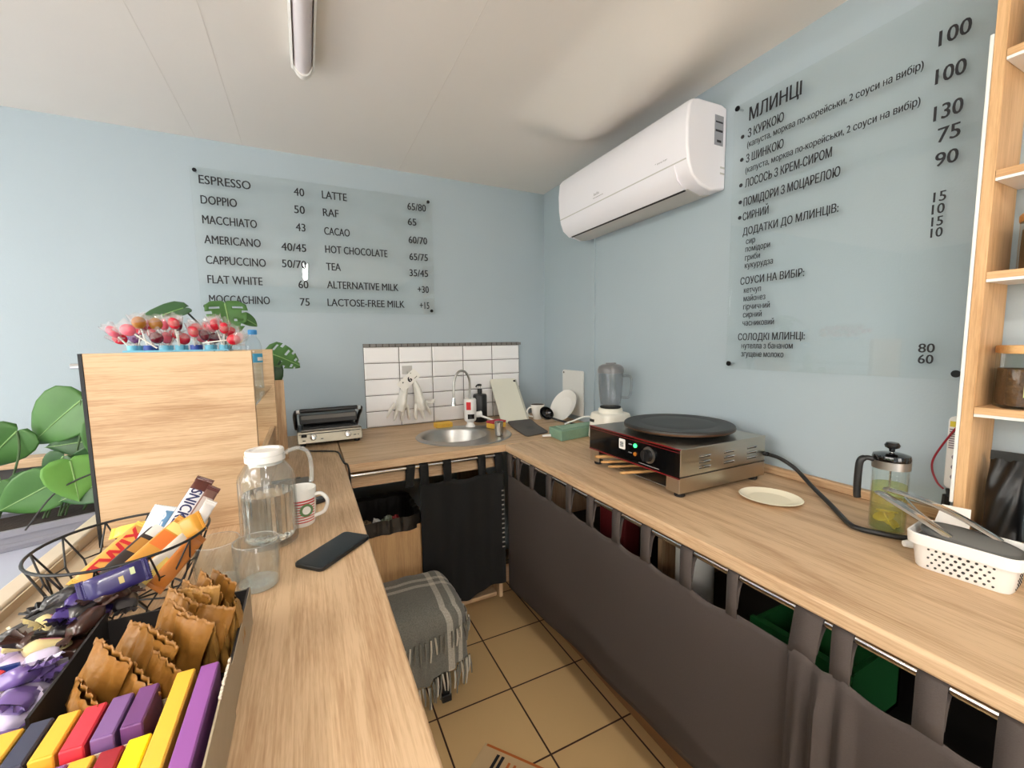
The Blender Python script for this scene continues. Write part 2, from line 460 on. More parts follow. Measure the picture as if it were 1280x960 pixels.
# tiled floor: grout lines follow the tile module
def floor_material():
    m, N, L, bs = new_mat('beige_floor_tile')
    tc = N.new('ShaderNodeTexCoord')
    mp = N.new('ShaderNodeMapping'); mp.inputs['Location'].default_value = (0.457, 0.415, 0)
    br = N.new('ShaderNodeTexBrick'); br.offset = 0.0; br.squash = 1.0
    br.inputs['Scale'].default_value = 1.0; br.inputs['Brick Width'].default_value = 0.293; br.inputs['Row Height'].default_value = 0.293
    br.inputs['Mortar Size'].default_value = 0.0032; br.inputs['Mortar Smooth'].default_value = 0.1
    br.inputs['Color1'].default_value = S(226, 192, 138); br.inputs['Color2'].default_value = S(220, 185, 132); br.inputs['Mortar'].default_value = S(62, 36, 26)
    L.new(tc.outputs['Object'], mp.inputs[0]); L.new(mp.outputs[0], br.inputs['Vector'])
    nz = N.new('ShaderNodeTexNoise'); nz.inputs['Scale'].default_value = 90; nz.inputs['Detail'].default_value = 5
    L.new(tc.outputs['Object'], nz.inputs['Vector'])
    mx = N.new('ShaderNodeMix'); mx.data_type = 'RGBA'; mx.blend_type = 'OVERLAY'; mx.inputs[0].default_value = 0.25
    L.new(br.outputs['Color'], mx.inputs[6]); L.new(nz.outputs[1], mx.inputs[7]); L.new(br.outputs['Color'], bs.inputs['Base Color'])
    bs.inputs['Roughness'].default_value = 0.38
    bp = N.new('ShaderNodeBump'); bp.inputs['Strength'].default_value = 0.3; bp.inputs['Distance'].default_value = 0.002; bp.invert = True
    L.new(br.outputs['Fac'], bp.inputs['Height']); L.new(bp.outputs[0], bs.inputs['Normal'])
    return m
M['floor'] = floor_material()
struct(MB().box(-1.90, 0, YF, 0, -0.05, 0).build('floor', 'floor', smooth=0))
M['pale_tile'] = mat('pale_grey_floor_tile', S(214, 216, 224), 0.35, noise=0.03, nscale=6)
struct(MB().box(XL, -1.9005, YF, 0, -0.05, 0).build('floor', 'pale_tile', smooth=0))
struct(MB().box(-60, 60, -60, 60, -0.40, -0.30).build('trim_2', 'grass', smooth=0))

# ================================================================== COUNTERS
ZW = 0.88
# back worktop with a round cut-out for the sink
SX, SY, SR = -0.714, -0.427, 0.234
t = thing('worktop', 'oak laminate worktop along the back wall holding the round sink', 'worktop', (0, 0, 0))
b = MB()
x0, x1, y0, y1 = -1.278, -0.003, -0.700, -0.003
angs = sorted([2 * PI * i / 56 for i in range(56)] + [math.atan2(yy - SY, xx - SX) % (2 * PI) for xx in (x0, x1) for yy in (y0, y1)])
def rectpt(a):
    c, s_ = math.cos(a), math.sin(a); k = 1e9
    if c > 1e-9: k = min(k, (x1 - SX) / c)
    if c < -1e-9: k = min(k, (x0 - SX) / c)
    if s_ > 1e-9: k = min(k, (y1 - SY) / s_)
    if s_ < -1e-9: k = min(k, (y0 - SY) / s_)
    return SX + k * c, SY + k * s_
n = len(angs); rr = SR - 0.012
ring = [(SX + rr * math.cos(a), SY + rr * math.sin(a)) for a in angs]; outer = [rectpt(a) for a in angs]
vs = [(p[0], p[1], z) for z in (ZW - 0.0004, ZW - 0.032) for P_ in (ring, outer) for p in P_]
fs = []
for i in range(n):
    j = (i + 1) % n
    fs += [(i, j, n + j, n + i), (2 * n + i, 3 * n + i, 3 * n + j, 2 * n + j), (n + i, n + j, 3 * n + j, 3 * n + i), (i, 2 * n + i, 2 * n + j, j)]
b.add(vs, fs)
b.build('slab', 'wood_x', t, smooth=30, bevel=0.006)
MB().box(-1.10, -0.64, -0.655, -0.640, 0.772, ZW - 0.033).build('apron', 'wood_x', t, smooth=0, bevel=0.001)
MB().box(-1.276, -1.10, -0.655, -0.640, 0.772, ZW - 0.033).build('apron', 'wood_x', t, smooth=0, bevel=0.001)

t = thing('worktop', 'long oak laminate worktop along the right wall carrying the crepe maker', 'worktop', (0, 0, 0))
MB().box(-0.621, -0.003, -3.1, -0.701, ZW - 0.032, ZW - 0.0004).build('slab', 'wood_y', t, smooth=30, bevel=0.006)
MB().box(-0.022, -0.003, -1.955, -0.703, ZW + 0.0005, ZW + 0.026).build('upstand', 'wood_y', t, smooth=30, bevel=0.003)

t = thing('bar_counter', 'oak laminate bar counter in the left foreground with glasses and sweets', 'counter', (0, 0, 0))
b = MB(); b.box(-1.868, -1.282, -2.75, -0.003, ZW - 0.032, ZW - 0.0006)
b.build('slab', 'wood_y', t, smooth=30, bevel=0.004)
MB().prism([(-1.905, -2.75), (-1.869, -2.75), (-1.869, -0.003), (-1.905, -0.003)], 0.62, 0.902).build('customer_lip', 'beige', t, smooth=30, bevel=0.004)['label'] = 'beige raised lip'
MB().box(-1.866, -1.84, -2.7, -0.01, 0.0, ZW - 0.033).build('front_panel', 'wood_z', t, smooth=0)
MB().box(-1.84, -1.34, -0.72, -0.70, 0.0, ZW - 0.033).build('side_panel', 'wood_z', t, smooth=0)
MB().box(-1.84, -1.34, -2.7, -2.68, 0.0, ZW - 0.033).build('side_panel', 'wood_z', t, smooth=0)

# base cabinets behind the curtains
t = thing('base_cabinet', 'open oak base cabinet behind the long grey curtain on the right', 'cabinet', (0, 0, 0))
MB().box(-0.418, -0.40, -3.0, -0.30, 0.0, 0.10).build('plinth', swatch('plinth_brown', (150, 112, 76), 0.5), t, smooth=0)['label'] = 'brown plinth'
MB().box(-0.398, -0.01, -3.0, -0.72, 0.13, 0.15).build('bottom_board', 'dark_under', t, smooth=0)  # board coloured dark to stand in for shade inside the cabinet
MB().box(-0.54, -0.01, -3.0, -0.74, 0.50, 0.518).build('shelf_board', 'dark_under', t, smooth=0)  # also dark in place of oak, for the unlit look behind the curtain
MB().box(-0.03, -0.02, -3.0, -0.72, 0.152, ZW - 0.034).build('shade_panel', 'dark_under', t, smooth=0)['label'] = 'dark panel added for the inner shade'  # dark sheet added over the wall to imitate the cabinet's deep shade
for y in (-0.73, -1.40, -2.55): MB().box(-0.40, -0.01, y - 0.009, y + 0.009, 0.151, ZW - 0.033).build('side_panel', 'wood_z', t, smooth=0)
t = thing('base_cabinet', 'oak base cabinet under the sink behind the black curtain', 'cabinet', (0, 0, 0))
MB().box(-1.25, -0.43, -0.33, -0.31, 0.0, 0.10).build('plinth', 'wood_x', t, smooth=0)
MB().box(-0.625, -0.607, -0.62, -0.02, 0.12, ZW - 0.20).build('side_panel', 'wood_z', t, smooth=0)
MB().box(-0.96, -0.63, -0.60, -0.02, 0.12, 0.138).build('bottom_board', 'wood_x', t, smooth=0)
tag(MB().box(-0.432, -0.4195, -0.42, -0.40, 0.0, 0.84).build('corner_post', 'wood_z', smooth=0, bevel=0.001), 'slim oak post in the inner corner between the two curtains', 'post')
# things glimpsed through the curtain gaps
o = thing('storage_crate', 'green crate glimpsed below the rail through the curtain gap', 'crate', (-0.36, -1.84, 0.519))
b = MB(); b.box(-0.1, 0.1, -0.12, 0.08, 0, 0.01); b.box(-0.1, -0.09, -0.12, 0.08, 0, 0.15); b.box(0.09, 0.1, -0.12, 0.08, 0, 0.15); b.box(-0.1, 0.1, -0.12, -0.11, 0, 0.15); b.box(-0.1, 0.1, 0.07, 0.08, 0, 0.15)
b.build('crate_body', swatch('crate_green', (40, 108, 58)), o, smooth=0)
MB().box(-0.112, -0.1005, -0.125, 0.085, 0.11, 0.152).build('rim', 'crate_green', o, smooth=0)
o = thing('paper_roll', 'white paper roll glimpsed behind the curtain rail tabs', 'roll', (-0.36, -1.50, 0.519))
MB().lathe([(0.02, 0), (0.055, 0), (0.055, 0.22), (0.02, 0.22), (0.02, 0)], 24).build('paper', 'paper', o)
o = thing('food_pack', 'dark red food pack glimpsed behind the curtain rail tabs', 'pack', (-0.38, -1.18, 0.519))
b = MB(); b.box(-0.04, 0.04, -0.07, 0.07, 0, 0.2); b.build('pack_body', swatch('pack_red', (110, 34, 36)), o, smooth=0, bevel=0.01)
MB().box(-0.006, 0.006, -0.065, 0.065, 0.2, 0.22).build('seal', 'pack_red', o, smooth=0)

# curtain rails, curtains with tab loops
t = thing('curtain_rail', 'chrome curtain rail under the long right worktop', 'rail', (0, 0, 0))
MB().tube([(-0.605, -2.9, 0.836), (-0.605, -0.73, 0.836)], 0.0085, 14).build('rod', 'chrome', t)
for y in (-0.745, -2.86): MB().disc((-0.605, y, 0.836), 0.010, (0, 1, 0), th=0.012).build('end_cap', 'steel2', t)
t = thing('curtain_rail', 'chrome curtain rail under the worktop with the sink', 'rail', (0, 0, 0))
MB().tube([(-1.270, -0.69, 0.834), (-0.628, -0.69, 0.834)], 0.0080, 14).build('rod', 'chrome', t)
for x in (-1.268, -0.640): MB().disc((x, -0.69, 0.834), 0.010, (1, 0, 0), th=0.010).build('end_cap', 'steel2', t)

def loop(c, w, axis, top, bot, m, parent, skew=0.0):
    """fabric tab folded over the rail: front leg, over the rod, back leg"""
    pr = [(0.0115, bot), (0.0115, top - 0.004), (0.0085, top + 0.006), (0.0, top + 0.0105), (-0.0085, top + 0.006), (-0.0110, top - 0.002), (0.0030, top - 0.026), (0.0090, bot + 0.02)]
    b = MB()
    def fn(u, v):
        k = u * (len(pr) - 1); i = min(int(k), len(pr) - 2); f = k - i
        d = pr[i][0] * (1 - f) + pr[i + 1][0] * f; z = pr[i][1] * (1 - f) + pr[i + 1][1] * f
        s_ = (v - .5) * w + skew * (top - z)
        return (c[0] - d, c[1] + s_, z) if axis == 'y' else (c[0] + s_, c[1] - d, z)
    b.grid(19, 3, fn)
    return b.build('tab', m, parent, solid=0.002, soff=0)

def curtain(label, axis, a0, a1, plane, ztop, zbot, folds, tabs, m, rail_z, sag=0.02, tabw=0.03, name='curtain', zb=None, gather=None):
    t = thing(name, label, 'curtain', (0, 0, 0))
    b = MB(); nu = 160
    ts = sorted(x[0] for x in tabs)
    def top(s):
        if s <= ts[0] or s >= ts[-1]: return ztop
        for i in range(len(ts) - 1):
            if ts[i] <= s <= ts[i + 1]:
                w = ts[i + 1] - ts[i]; f = (s - ts[i]) / w
                return ztop - sag * min(1.0, w / 0.12) * 4 * f * (1 - f)
    def fn(u, v):
        s = a0 + (a1 - a0) * u
        zb_ = zbot + (zb(u) if zb else 0)
        z = top(s) * (1 - v) + zb_ * v
        d = 0
        for (amp, fr, ph) in folds: d += amp * math.sin(2 * PI * fr * u + ph + 0.25 * v)
        d *= 0.35 + 0.65 * v ** 0.6
        if gather:
            for (g, wd, am) in gather: d += am * math.exp(-((s - g) / (wd * (1 + 1.6 * v))) ** 2) * (0.5 + 0.5 * math.cos((s - g) / wd * 5)) * min(1, v * 5 + .2)
        return (plane - d, s, z) if axis == 'y' else (s, plane - d, z)
    b.grid(nu, 26, fn)
    b.build('cloth', m, t, solid=0.002, soff=0)
    for x in tabs:
        s, w = x[0], (x[1] if len(x) > 1 else tabw); sk = x[2] if len(x) > 2 else 0
        c = (-0.605, s, 0) if axis == 'y' else (s, -0.69, 0)
        loop(c, w, axis, rail_z, ztop - 0.008, m, t, sk)
    return t
tabsA = [(-0.735, 0.045), (-0.815, 0.03), (-0.936, 0.034), (-1.067, 0.034), (-1.197, 0.034), (-1.317, 0.034), (-1.441, 0.034), (-1.558, 0.034), (-1.689, 0.034), (-1.808, 0.024)]
curtain('long taut dark grey curtain hanging under the right worktop', 'y', -0.715, -1.925, -0.612, 0.756, 0.222, [(0.005, 1.6, 0.4), (0.0025, 3.7, 1.0)], tabsA, 'curtain', 0.836, 0.012, zb=lambda u: 0.11 * u)
tabsB = [(-1.955, 0.046, 0.10), (-2.008, 0.030), (-2.119, 0.034), (-2.200, 0.034), (-2.32, 0.034), (-2.45, 0.034), (-2.58, 0.034)]
curtain('gathered dark grey curtain in the right foreground beside the long taut one', 'y', -1.925, -2.65, -0.614, 0.762, 0.305, [(0.008, 1.7, 0.2), (0.004, 4.3, 1.2)], tabsB, 'curtain', 0.836, 0.014, gather=[(-1.985, 0.03, 0.022), (-2.20, 0.04, 0.012)])
tabsC = [(-1.038, 0.034, -0.12), (-0.985, 0.036), (-0.887, 0.034), (-0.732, 0.034), (-0.650, 0.036)]
curtain('black curtain hanging in folds below the sink', 'x', -1.005, -0.632, -0.697, 0.765, 0.20, [(0.012, 2.2, 0.0), (0.006, 4.1, 1.0)], tabsC, 'curtain2', 0.834, 0.012, zb=lambda u: 0.05 * u * u)
tape_curtain = bpy.data.objects['curtain.002']
b = MB()
for i in range(13): b.box(-0.650, -0.637, -0.722, -0.7205, 0.42 + i * 0.0215, 0.4255 + i * 0.0215)
b.build('edge_stitching', swatch('stitch_grey', (150, 146, 140), 0.9), tape_curtain, smooth=0)['label'] = 'pale stitching'

# ================================================================== WALL THINGS
# ceiling lamps
def tube_lamp(y0, y1, label, diff, x=-1.348):
    t = thing('ceiling_lamp', label, 'lamp', (x, y0, 0))
    L_ = y1 - y0
    def sec(w, h0, h1, n=10):
        return [(-w, h1)] + [(-w * math.cos(PI * i / n), h1 - (h1 - h0) * math.sin(PI * i / n)) for i in range(1, n)] + [(w, h1)]
    def bar(pts, a, c):
        b = MB(); n = len(pts)
        b.add([(p[0], a, p[1]) for p in pts] + [(p[0], c, p[1]) for p in pts], [list(range(n)), [n + i for i in range(n)][::-1]] + [(i, (i + 1) % n, n + (i + 1) % n, n + i) for i in range(n)])
        return b
    bar(sec(0.027, 2.192, 2.236), 0.022, L_ - 0.022).build('diffuser', diff, t)
    bar([(-0.035, 2.249), (-0.034, 2.214), (-0.028, 2.210), (-0.026, 2.24), (0.026, 2.24), (0.028, 2.210), (0.034, 2.214), (0.035, 2.249)], 0.004, L_ - 0.004).build('housing', 'white', t, smooth=20)
    for a, c in ((0, 0.022), (L_ - 0.022, L_)): bar(sec(0.033, 2.186, 2.249), a, c).build('end_cap', 'white', t)
tube_lamp(-2.02, -0.762, 'long white tube lamp on the ceiling above the espresso menu, unlit', 'lamp_diff')
tube_lamp(-3.95, -2.75, 'lit tube lamp on the ceiling behind the viewer, mirrored in the espresso menu', 'lamp_on')
tube_lamp(-2.6, -1.4, 'added fill tube lamp over the customer side, out of view left of the bar', 'lamp_on', -3.1)  # fill lamp added out of view to lift the overhead light

# espresso menu: clear acrylic on stand-offs
t = thing('menu_board', 'clear acrylic coffee menu with black lettering on the back wall', 'menu', (0, 0, 0))
MB().box(-1.802, -0.728, -0.0275, -0.0235, 1.493, 2.117).build('panel', 'acrylic', t, smooth=0)
for x, z in ((-1.785, 2.102), (-0.747, 2.100), (-0.747, 1.513), (-1.785, 1.513)):
    b = MB(); b.disc((x, -0.028, z), 0.0085, (0, -1, 0), 20, 0.003); b.use(1).disc((x, -0.0230, z), 0.0035, (0, 1, 0), 14, 0.0225)
    b.build('standoff', ['stud', 'chrome'], t)
ESP = [('ESPRESSO', -1.772, -1.577, 2.048), ('DOPPIO', -1.771, -1.636, 1.962), ('MACCHIATO', -1.771, -1.563, 1.877), ('AMERICANO', -1.770, -1.553, 1.791), ('CAPPUCCINO', -1.770, -1.538, 1.702), ('FLAT WHITE', -1.770, -1.557, 1.616), ('MOCCACHINO', -1.770, -1.532, 1.528), ('40', -1.400, -1.356, 2.047), ('50', -1.403, -1.358, 1.965), ('43', -1.401, -1.360, 1.882), ('40/45', -1.468, -1.362, 1.785), ('50/70', -1.470, -1.366, 1.706), ('60', -1.405, -1.362, 1.610), ('75', -1.403, -1.361, 1.526), ('LATTE', -1.277, -1.164, 2.050), ('RAF', -1.277, -1.206, 1.966), ('CACAO', -1.276, -1.158, 1.877), ('HOT CHOCOLATE', -1.276, -0.976, 1.789), ('TEA', -1.276, -1.209, 1.704), ('ALTERNATIVE MILK', -1.277, -0.925, 1.615), ('LACTOSE-FREE MILK', -1.279, -0.896, 1.527), ('65/80', -0.860, -0.761, 2.047), ('65', -0.861, -0.816, 1.967), ('60/70', -0.860, -0.760, 1.873), ('65/75', -0.859, -0.759, 1.784), ('35/45', -0.862, -0.761, 1.698), ('+30', -0.821, -0.760, 1.611), ('+15', -0.812, -0.760, 1.524)]
for s, a, c, z in ESP:
    lettering('price' if s[0] in '0123456789+' else 'text_line', s, (a, -0.0278, z), (1, 0, 0), (0, 0, 1), c - a, 0.037, t, bold=0.020)

# crepe menu on the right wall
t = thing('menu_board', 'large clear acrylic crepe menu with black lettering on the right wall', 'menu', (0, 0, 0))
MB().box(-0.0275, -0.0235, -1.968, -1.333, 1.225, 2.116).build('panel', 'acrylic', t, smooth=0)
for y, z in ((-1.345, 2.107), (-1.345, 1.243), (-1.934, 1.240)):
    b = MB(); b.disc((-0.028, y, z), 0.0085, (-1, 0, 0), 20, 0.003); b.use(1).disc((-0.0230, y, z), 0.0035, (1, 0, 0), 14, 0.0225)
    b.build('standoff', ['stud', 'chrome'], t)
MEN = [('МЛИНЦІ', -1.389, -1.552, 2.048, 0.041), ('З КУРКОЮ', -1.386, -1.503, 1.996, 0.027), ('(капуста, морква по-корейськи, 2 соуси на вибір)', -1.385, -1.832, 1.965, 0.019), ('З ШИНКОЮ', -1.383, -1.506, 1.917, 0.026), ('(капуста, морква по-корейськи, 2 соуси на вибір)', -1.382, -1.831, 1.884, 0.019), ('ЛОСОСЬ З КРЕМ-СИРОМ', -1.383, -1.643, 1.837, 0.026), ('ПОМІДОРИ З МОЦАРЕЛОЮ', -1.380, -1.667, 1.777, 0.026), ('СИРНИЙ', -1.379, -1.467, 1.730, 0.025), ('ДОДАТКИ ДО МЛИНЦІВ:', -1.381, -1.668, 1.680, 0.024), ('сир', -1.394, -1.426, 1.649, 0.019), ('помідори', -1.393, -1.477, 1.623, 0.019), ('гриби', -1.393, -1.445, 1.595, 0.019), ('кукурудза', -1.393, -1.489, 1.569, 0.019), ('СОУСИ НА ВИБІР:', -1.379, -1.586, 1.515, 0.024), ('кетчуп', -1.393, -1.453, 1.486, 0.019), ('майонез', -1.393, -1.469, 1.458, 0.019), ('гірчичний', -1.393, -1.485, 1.430, 0.019), ('сирний', -1.393, -1.459, 1.403, 0.019), ('часниковий', -1.393, -1.501, 1.375, 0.019), ('СОЛОДКІ МЛИНЦІ:', -1.378, -1.597, 1.325, 0.023), ('нутелла з бананом', -1.392, -1.563, 1.297, 0.019), ('згущене молоко', -1.392, -1.536, 1.269, 0.019), ('100', -1.857, -1.910, 1.998, 0.034), ('100', -1.856, -1.907, 1.915, 0.034), ('130', -1.858, -1.907, 1.832, 0.034), ('75', -1.868, -1.906, 1.780, 0.033), ('90', -1.867, -1.906, 1.726, 0.031), ('15', -1.869, -1.891, 1.645, 0.023), ('10', -1.868, -1.890, 1.617, 0.023), ('15', -1.869, -1.889, 1.589, 0.022), ('10', -1.869, -1.890, 1.563, 0.022), ('80', -1.863, -1.893, 1.289, 0.022), ('60', -1.864, -1.892, 1.262, 0.022)]
for s, a, c, z, cap in MEN:
    lettering('price' if s[0] in '0123456789' else 'text_line', s, (-0.0278, a, z), (0, -1, 0), (0, 0, 1), a - c, cap, t, bold=0.024)
for z in (2.007, 1.933, 1.850, 1.794, 1.743):
    MB().disc((-0.0278, -1.367, z), 0.0062, (-1, 0, 0), 16, 0.001).build('bullet_dot', 'text', t)

# air conditioner
t = thing('air_conditioner', 'white wall-mounted air conditioner above the blender, beside the crepe menu', 'air conditioner', (0, 0, 0))
AY0, AY1 = -1.285, -0.478
prof = [(-0.001, 2.142), (-0.03, 2.150), (-0.145, 2.146), (-0.176, 2.138), (-0.190, 2.120), (-0.197, 2.06), (-0.195, 1.99), (-0.186, 1.935), (-0.168, 1.895), (-0.130, 1.868), (-0.07, 1.853), (-0.001, 1.866)]
def acbar(pts, a, c, name, m, sm=35, bev=0.0):
    b = MB(); n = len(pts)
    b.add([(p[0], a, p[1]) for p in pts] + [(p[0], c, p[1]) for p in pts], [list(range(n)), [n + i for i in range(n)][::-1]] + [(i, (i + 1) % n, n + (i + 1) % n, n + i) for i in range(n)])
    return b.build(name, m, t, smooth=sm, bevel=bev, seg=3)
acbar(prof, AY0, AY1, 'body', 'ac_white', 35, 0.007)
acbar([(-0.1865, 1.941), (-0.1900, 1.940), (-0.1885, 1.928), (-0.173, 1.891), (-0.136, 1.8635), (-0.1335, 1.866), (-0.168, 1.895), (-0.1845, 1.930)], AY0 + 0.06, AY1 - 0.01, 'louvre_flap', 'ac_white', 35)
acbar([(-0.133, 1.8665), (-0.131, 1.864), (-0.072, 1.8495), (-0.02, 1.8585), (-0.02, 1.861), (-0.07, 1.852)], AY0 + 0.05, AY1 - 0.03, 'outlet', 'ac_grey', 35)['label'] = 'grey underside outlet'
acbar([(-0.1355, 1.8675), (-0.1385, 1.8645), (-0.1320, 1.8605), (-0.129, 1.8635)], AY0 + 0.06, AY1 - 0.03, 'outlet_slot', 'black', 0)['label'] = 'dark slot'
acbar([(-0.1880, 1.949), (-0.1895, 1.948), (-0.1884, 1.944), (-0.186, 1.945)], AY0 + 0.01, AY1 - 0.005, 'panel_joint', 'ac_grey', 0)
b = MB(); b.box(-0.064, -0.020, AY0 - 0.0009, AY0 + 0.001, 2.01, 2.11); b.build('rating_sticker', swatch('sticker_grey', (150, 152, 160)), t, smooth=0)
b = MB(); b.box(-0.060, -0.024, AY0 - 0.0014, AY0 + 0.001, 2.055, 2.062); b.box(-0.052, -0.03, AY0 - 0.0014, AY0 + 0.001, 2.02, 2.028); b.box(-0.060, -0.024, AY0 - 0.0014, AY0 + 0.001, 2.085, 2.09); b.build('sticker_print', 'text', t, smooth=0)
b = MB()
lettering('logo', 'ballu', (-0.1973, -0.775, 1.975), (0, -1, 0), (0.03, 0, 1), 0.036, 0.012, t, m=swatch('logo_grey', (140, 138, 140)), bold=0.01)
MB().box(-0.1955, -0.1935, -0.835, -0.765, 1.9665, 1.9675).build('logo_rule', 'logo_grey', t, smooth=0)
lettering('logo', '* inverter', (-0.1965, -1.14, 1.968), (0, -1, 0), (0.03, 0, 1), 0.06, 0.007, t, m='logo_grey', bold=0.01)
for z in (1.935, 1.915): MB().box(-0.03, -0.008, AY0 - 0.001, AY0 + 0.001, z, z + 0.006).build('side_clip', 'ac_grey', t, smooth=0)
struct(MB().box(-0.009, -0.0002, -0.531, -0.519, ZW + 0.002, 1.885).build('trim_3', 'wall', smooth=0, bevel=0.002))

# tiled splashback behind the sink
def tiles():
    t = thing('splashback', 'white tiled splashback with grey mosaic edge behind the sink', 'tiles', (0, 0, 0))
    X0, X1, Z0, Z1 = -1.118, -0.192, ZW + 0.001, 1.316
    MB().box(X0, X1, -0.008, -0.0005, Z0, Z1 + 0.018).build('grout', 'grout', t, smooth=0)
    b = MB(); nx, nz = 5, 5; g = 0.0035; w = (X1 - X0) / nx; h = (Z1 - Z0) / nz
    for i in range(nx):
        for j in range(nz):
            a0, a1, c0, c1 = X0 + i * w + g / 2, X0 + (i + 1) * w - g / 2, Z0 + j * h + g / 2, Z0 + (j + 1) * h - g / 2
            k = 0.006
            b.add([(a0, -0.0082, c0), (a1, -0.0082, c0), (a1, -0.0082, c1), (a0, -0.0082, c1), (a0 + k, -0.0135, c0 + k), (a1 - k, -0.0135, c0 + k), (a1 - k, -0.0135, c1 - k), (a0 + k, -0.0135, c1 - k)],
                  [(4, 5, 6, 7), (0, 1, 5, 4), (1, 2, 6, 5), (2, 3, 7, 6), (3, 0, 4, 7)])
    b.build('tile', 'tile', t, smooth=0, weld=False)
    b = MB(); x = X0
    while x < X1 - 0.01:
        b.box(x + 0.002, x + 0.030, -0.0135, -0.0082, Z1 + 0.001, Z1 + 0.017); x += 0.0336
    b.build('mosaic_edge', 'mosaic', t, smooth=0, bevel=0.001)
tiles()

# gloves on a hook
t = thing('adhesive_hook', 'grey adhesive hook stuck to the white tiles above the gloves', 'hook', (-0.893, -0.0137, 1.185))
MB().box(-0.028, 0.028, -0.002, 0, -0.02, 0.026).build('plate', swatch('hook_grey', (196, 194, 190)), t, smooth=0, bevel=0.001)
MB().tube(bez([(0, -0.003, 0), (0, -0.008, -0.012), (0, -0.016, -0.018), (0, -0.022, -0.008)]), 0.002).build('hook_arm', 'hook_grey', t)
def glove(parent_label, loc, rot, flip, fingers, m='glovem'):
    t = thing('disposable_glove', parent_label, 'glove', loc, 0, rot=rot)
    b = MB()
    def patch(pts, ws, n=14):
        P_ = bez(pts, 5); W = [ws[0] + (ws[-1] - ws[0]) * 0 for _ in P_]
        m_ = len(ws) - 1
        W = []
        for i in range(len(P_)):
            k = i / (len(P_) - 1) * m_; a = min(int(k), m_ - 1); W.append(ws[a] * (1 - (k - a)) + ws[a + 1] * (k - a))
        b.tube(P_, W, n, flat=0.42)
    patch([(0.006 * flip, 0, 0), (0.002, -0.004, -0.06), (0, -0.003, -0.12), (0, 0, -0.165)], [0.024, 0.046, 0.060, 0.052])
    for (x, l, dx, w) in fingers:
        patch([(x * 0.7, -0.001, -0.13), (x + dx * .4, -0.005, -0.16 - l * .5), (x + dx, -0.003, -0.16 - l)], [w, w * 1.05, w * .55])
    o = b.build('glove_body', m, t, smooth=60)
    md = o.modifiers.new('skin', 'REMESH'); md.mode = 'VOXEL'; md.voxel_size = 0.0034; md.use_smooth_shade = True
    md = o.modifiers.new('soft', 'SMOOTH'); md.iterations = 3
    md = o.modifiers.new('creases', 'DISPLACE'); tx = bpy.data.textures.new('crease_' + str(flip), 'CLOUDS'); tx.noise_scale = 0.022; md.texture = tx; md.strength = 0.006; md.mid_level = 0.45
    MB().tube([(0.018 * math.cos(a) + 0.006 * flip, 0.006 * math.sin(a), 0) for a in [2 * PI * i / 16 for i in range(16)]], 0.002, 6, closed=True).build('cuff', m, t)
glove('left white disposable glove hanging fingers down on the tiles by the sink', (-0.915, -0.060, 1.135), (0, 0.20, 0), 1, [(-0.052, 0.055, -0.012, 0.019), (-0.020, 0.066, -0.004, 0.020), (0.014, 0.064, 0.004, 0.020), (0.046, 0.05, 0.010, 0.018)])
glove('right white disposable glove hanging with its thumb out on the tiles by the sink', (-0.872, -0.092, 1.138), (0, -0.20, 0), -1, [(-0.036, 0.055, -0.006, 0.019), (0.0, 0.064, 0.002, 0.020), (0.034, 0.05, 0.008, 0.019), (0.046, -0.030, 0.034, 0.022)])
t = thing('price_tag', 'white card tag with a black number clipped over the hanging gloves', 'tag', (-0.908, -0.118, 1.140), 0, rot=(0, -0.72, 0))
MB().box(-0.062, 0.062, -0.0008, 0.0008, -0.028, 0.028).build('card', 'paper', t, smooth=0)
lettering('number', '6', (-0.004, -0.001, -0.014), (1, 0, 0), (0, 0, 1), 0.018, 0.028, t, bold=0.08)
b = MB(); b.box(-0.035, -0.028, -0.0016, -0.0006, 0.008, 0.014); b.box(0.03, 0.034, -0.0016, -0.0006, 0.018, 0.022); b.box(0.026, 0.046, -0.0016, -0.0006, -0.016, -0.013); b.build('print', 'text', t, smooth=0)

# ================================================================== SINK AREA
t = thing('sink', 'round stainless steel sink set in the back worktop', 'sink', (SX, SY, ZW))
b = MB(); n = 56; bx, by, br = -0.042, 0.033, 0.158
rows = [[(SR * math.cos(a), SR * math.sin(a), 0.0004) for a in [2 * PI * i / n for i in range(n)]]]
rows.append([((SR - .004) * math.cos(a), (SR - .004) * math.sin(a), 0.004) for a in [2 * PI * i / n for i in range(n)]])
rows.append([((SR - .014) * math.cos(a), (SR - .014) * math.sin(a), 0.002) for a in [2 * PI * i / n for i in range(n)]])
for r, z in ((br + .006, 0.0018), (br, -0.002), (br - .004, -0.012), (br - .012, -0.10), (br - .03, -0.135), (br - .06, -0.15), (0.03, -0.158), (0.028, -0.164), (0.0005, -0.164)):
    rows.append([(bx + r * math.cos(a), by + r * math.sin(a), z) for a in [2 * PI * i / n for i in range(n)]])
vs = [p for r in rows for p in r]
b.add(vs, [(k * n + i, k * n + (i + 1) % n, (k + 1) * n + (i + 1) % n, (k + 1) * n + i) for k in range(len(rows) - 1) for i in range(n)])
b.build('basin', 'steel2', t, smooth=50)
MB().lathe([(0, -0.1638), (0.012, -0.1628), (0.025, -0.160), (0.027, -0.163)], 24, bx, by).build('drain', 'chrome', t)

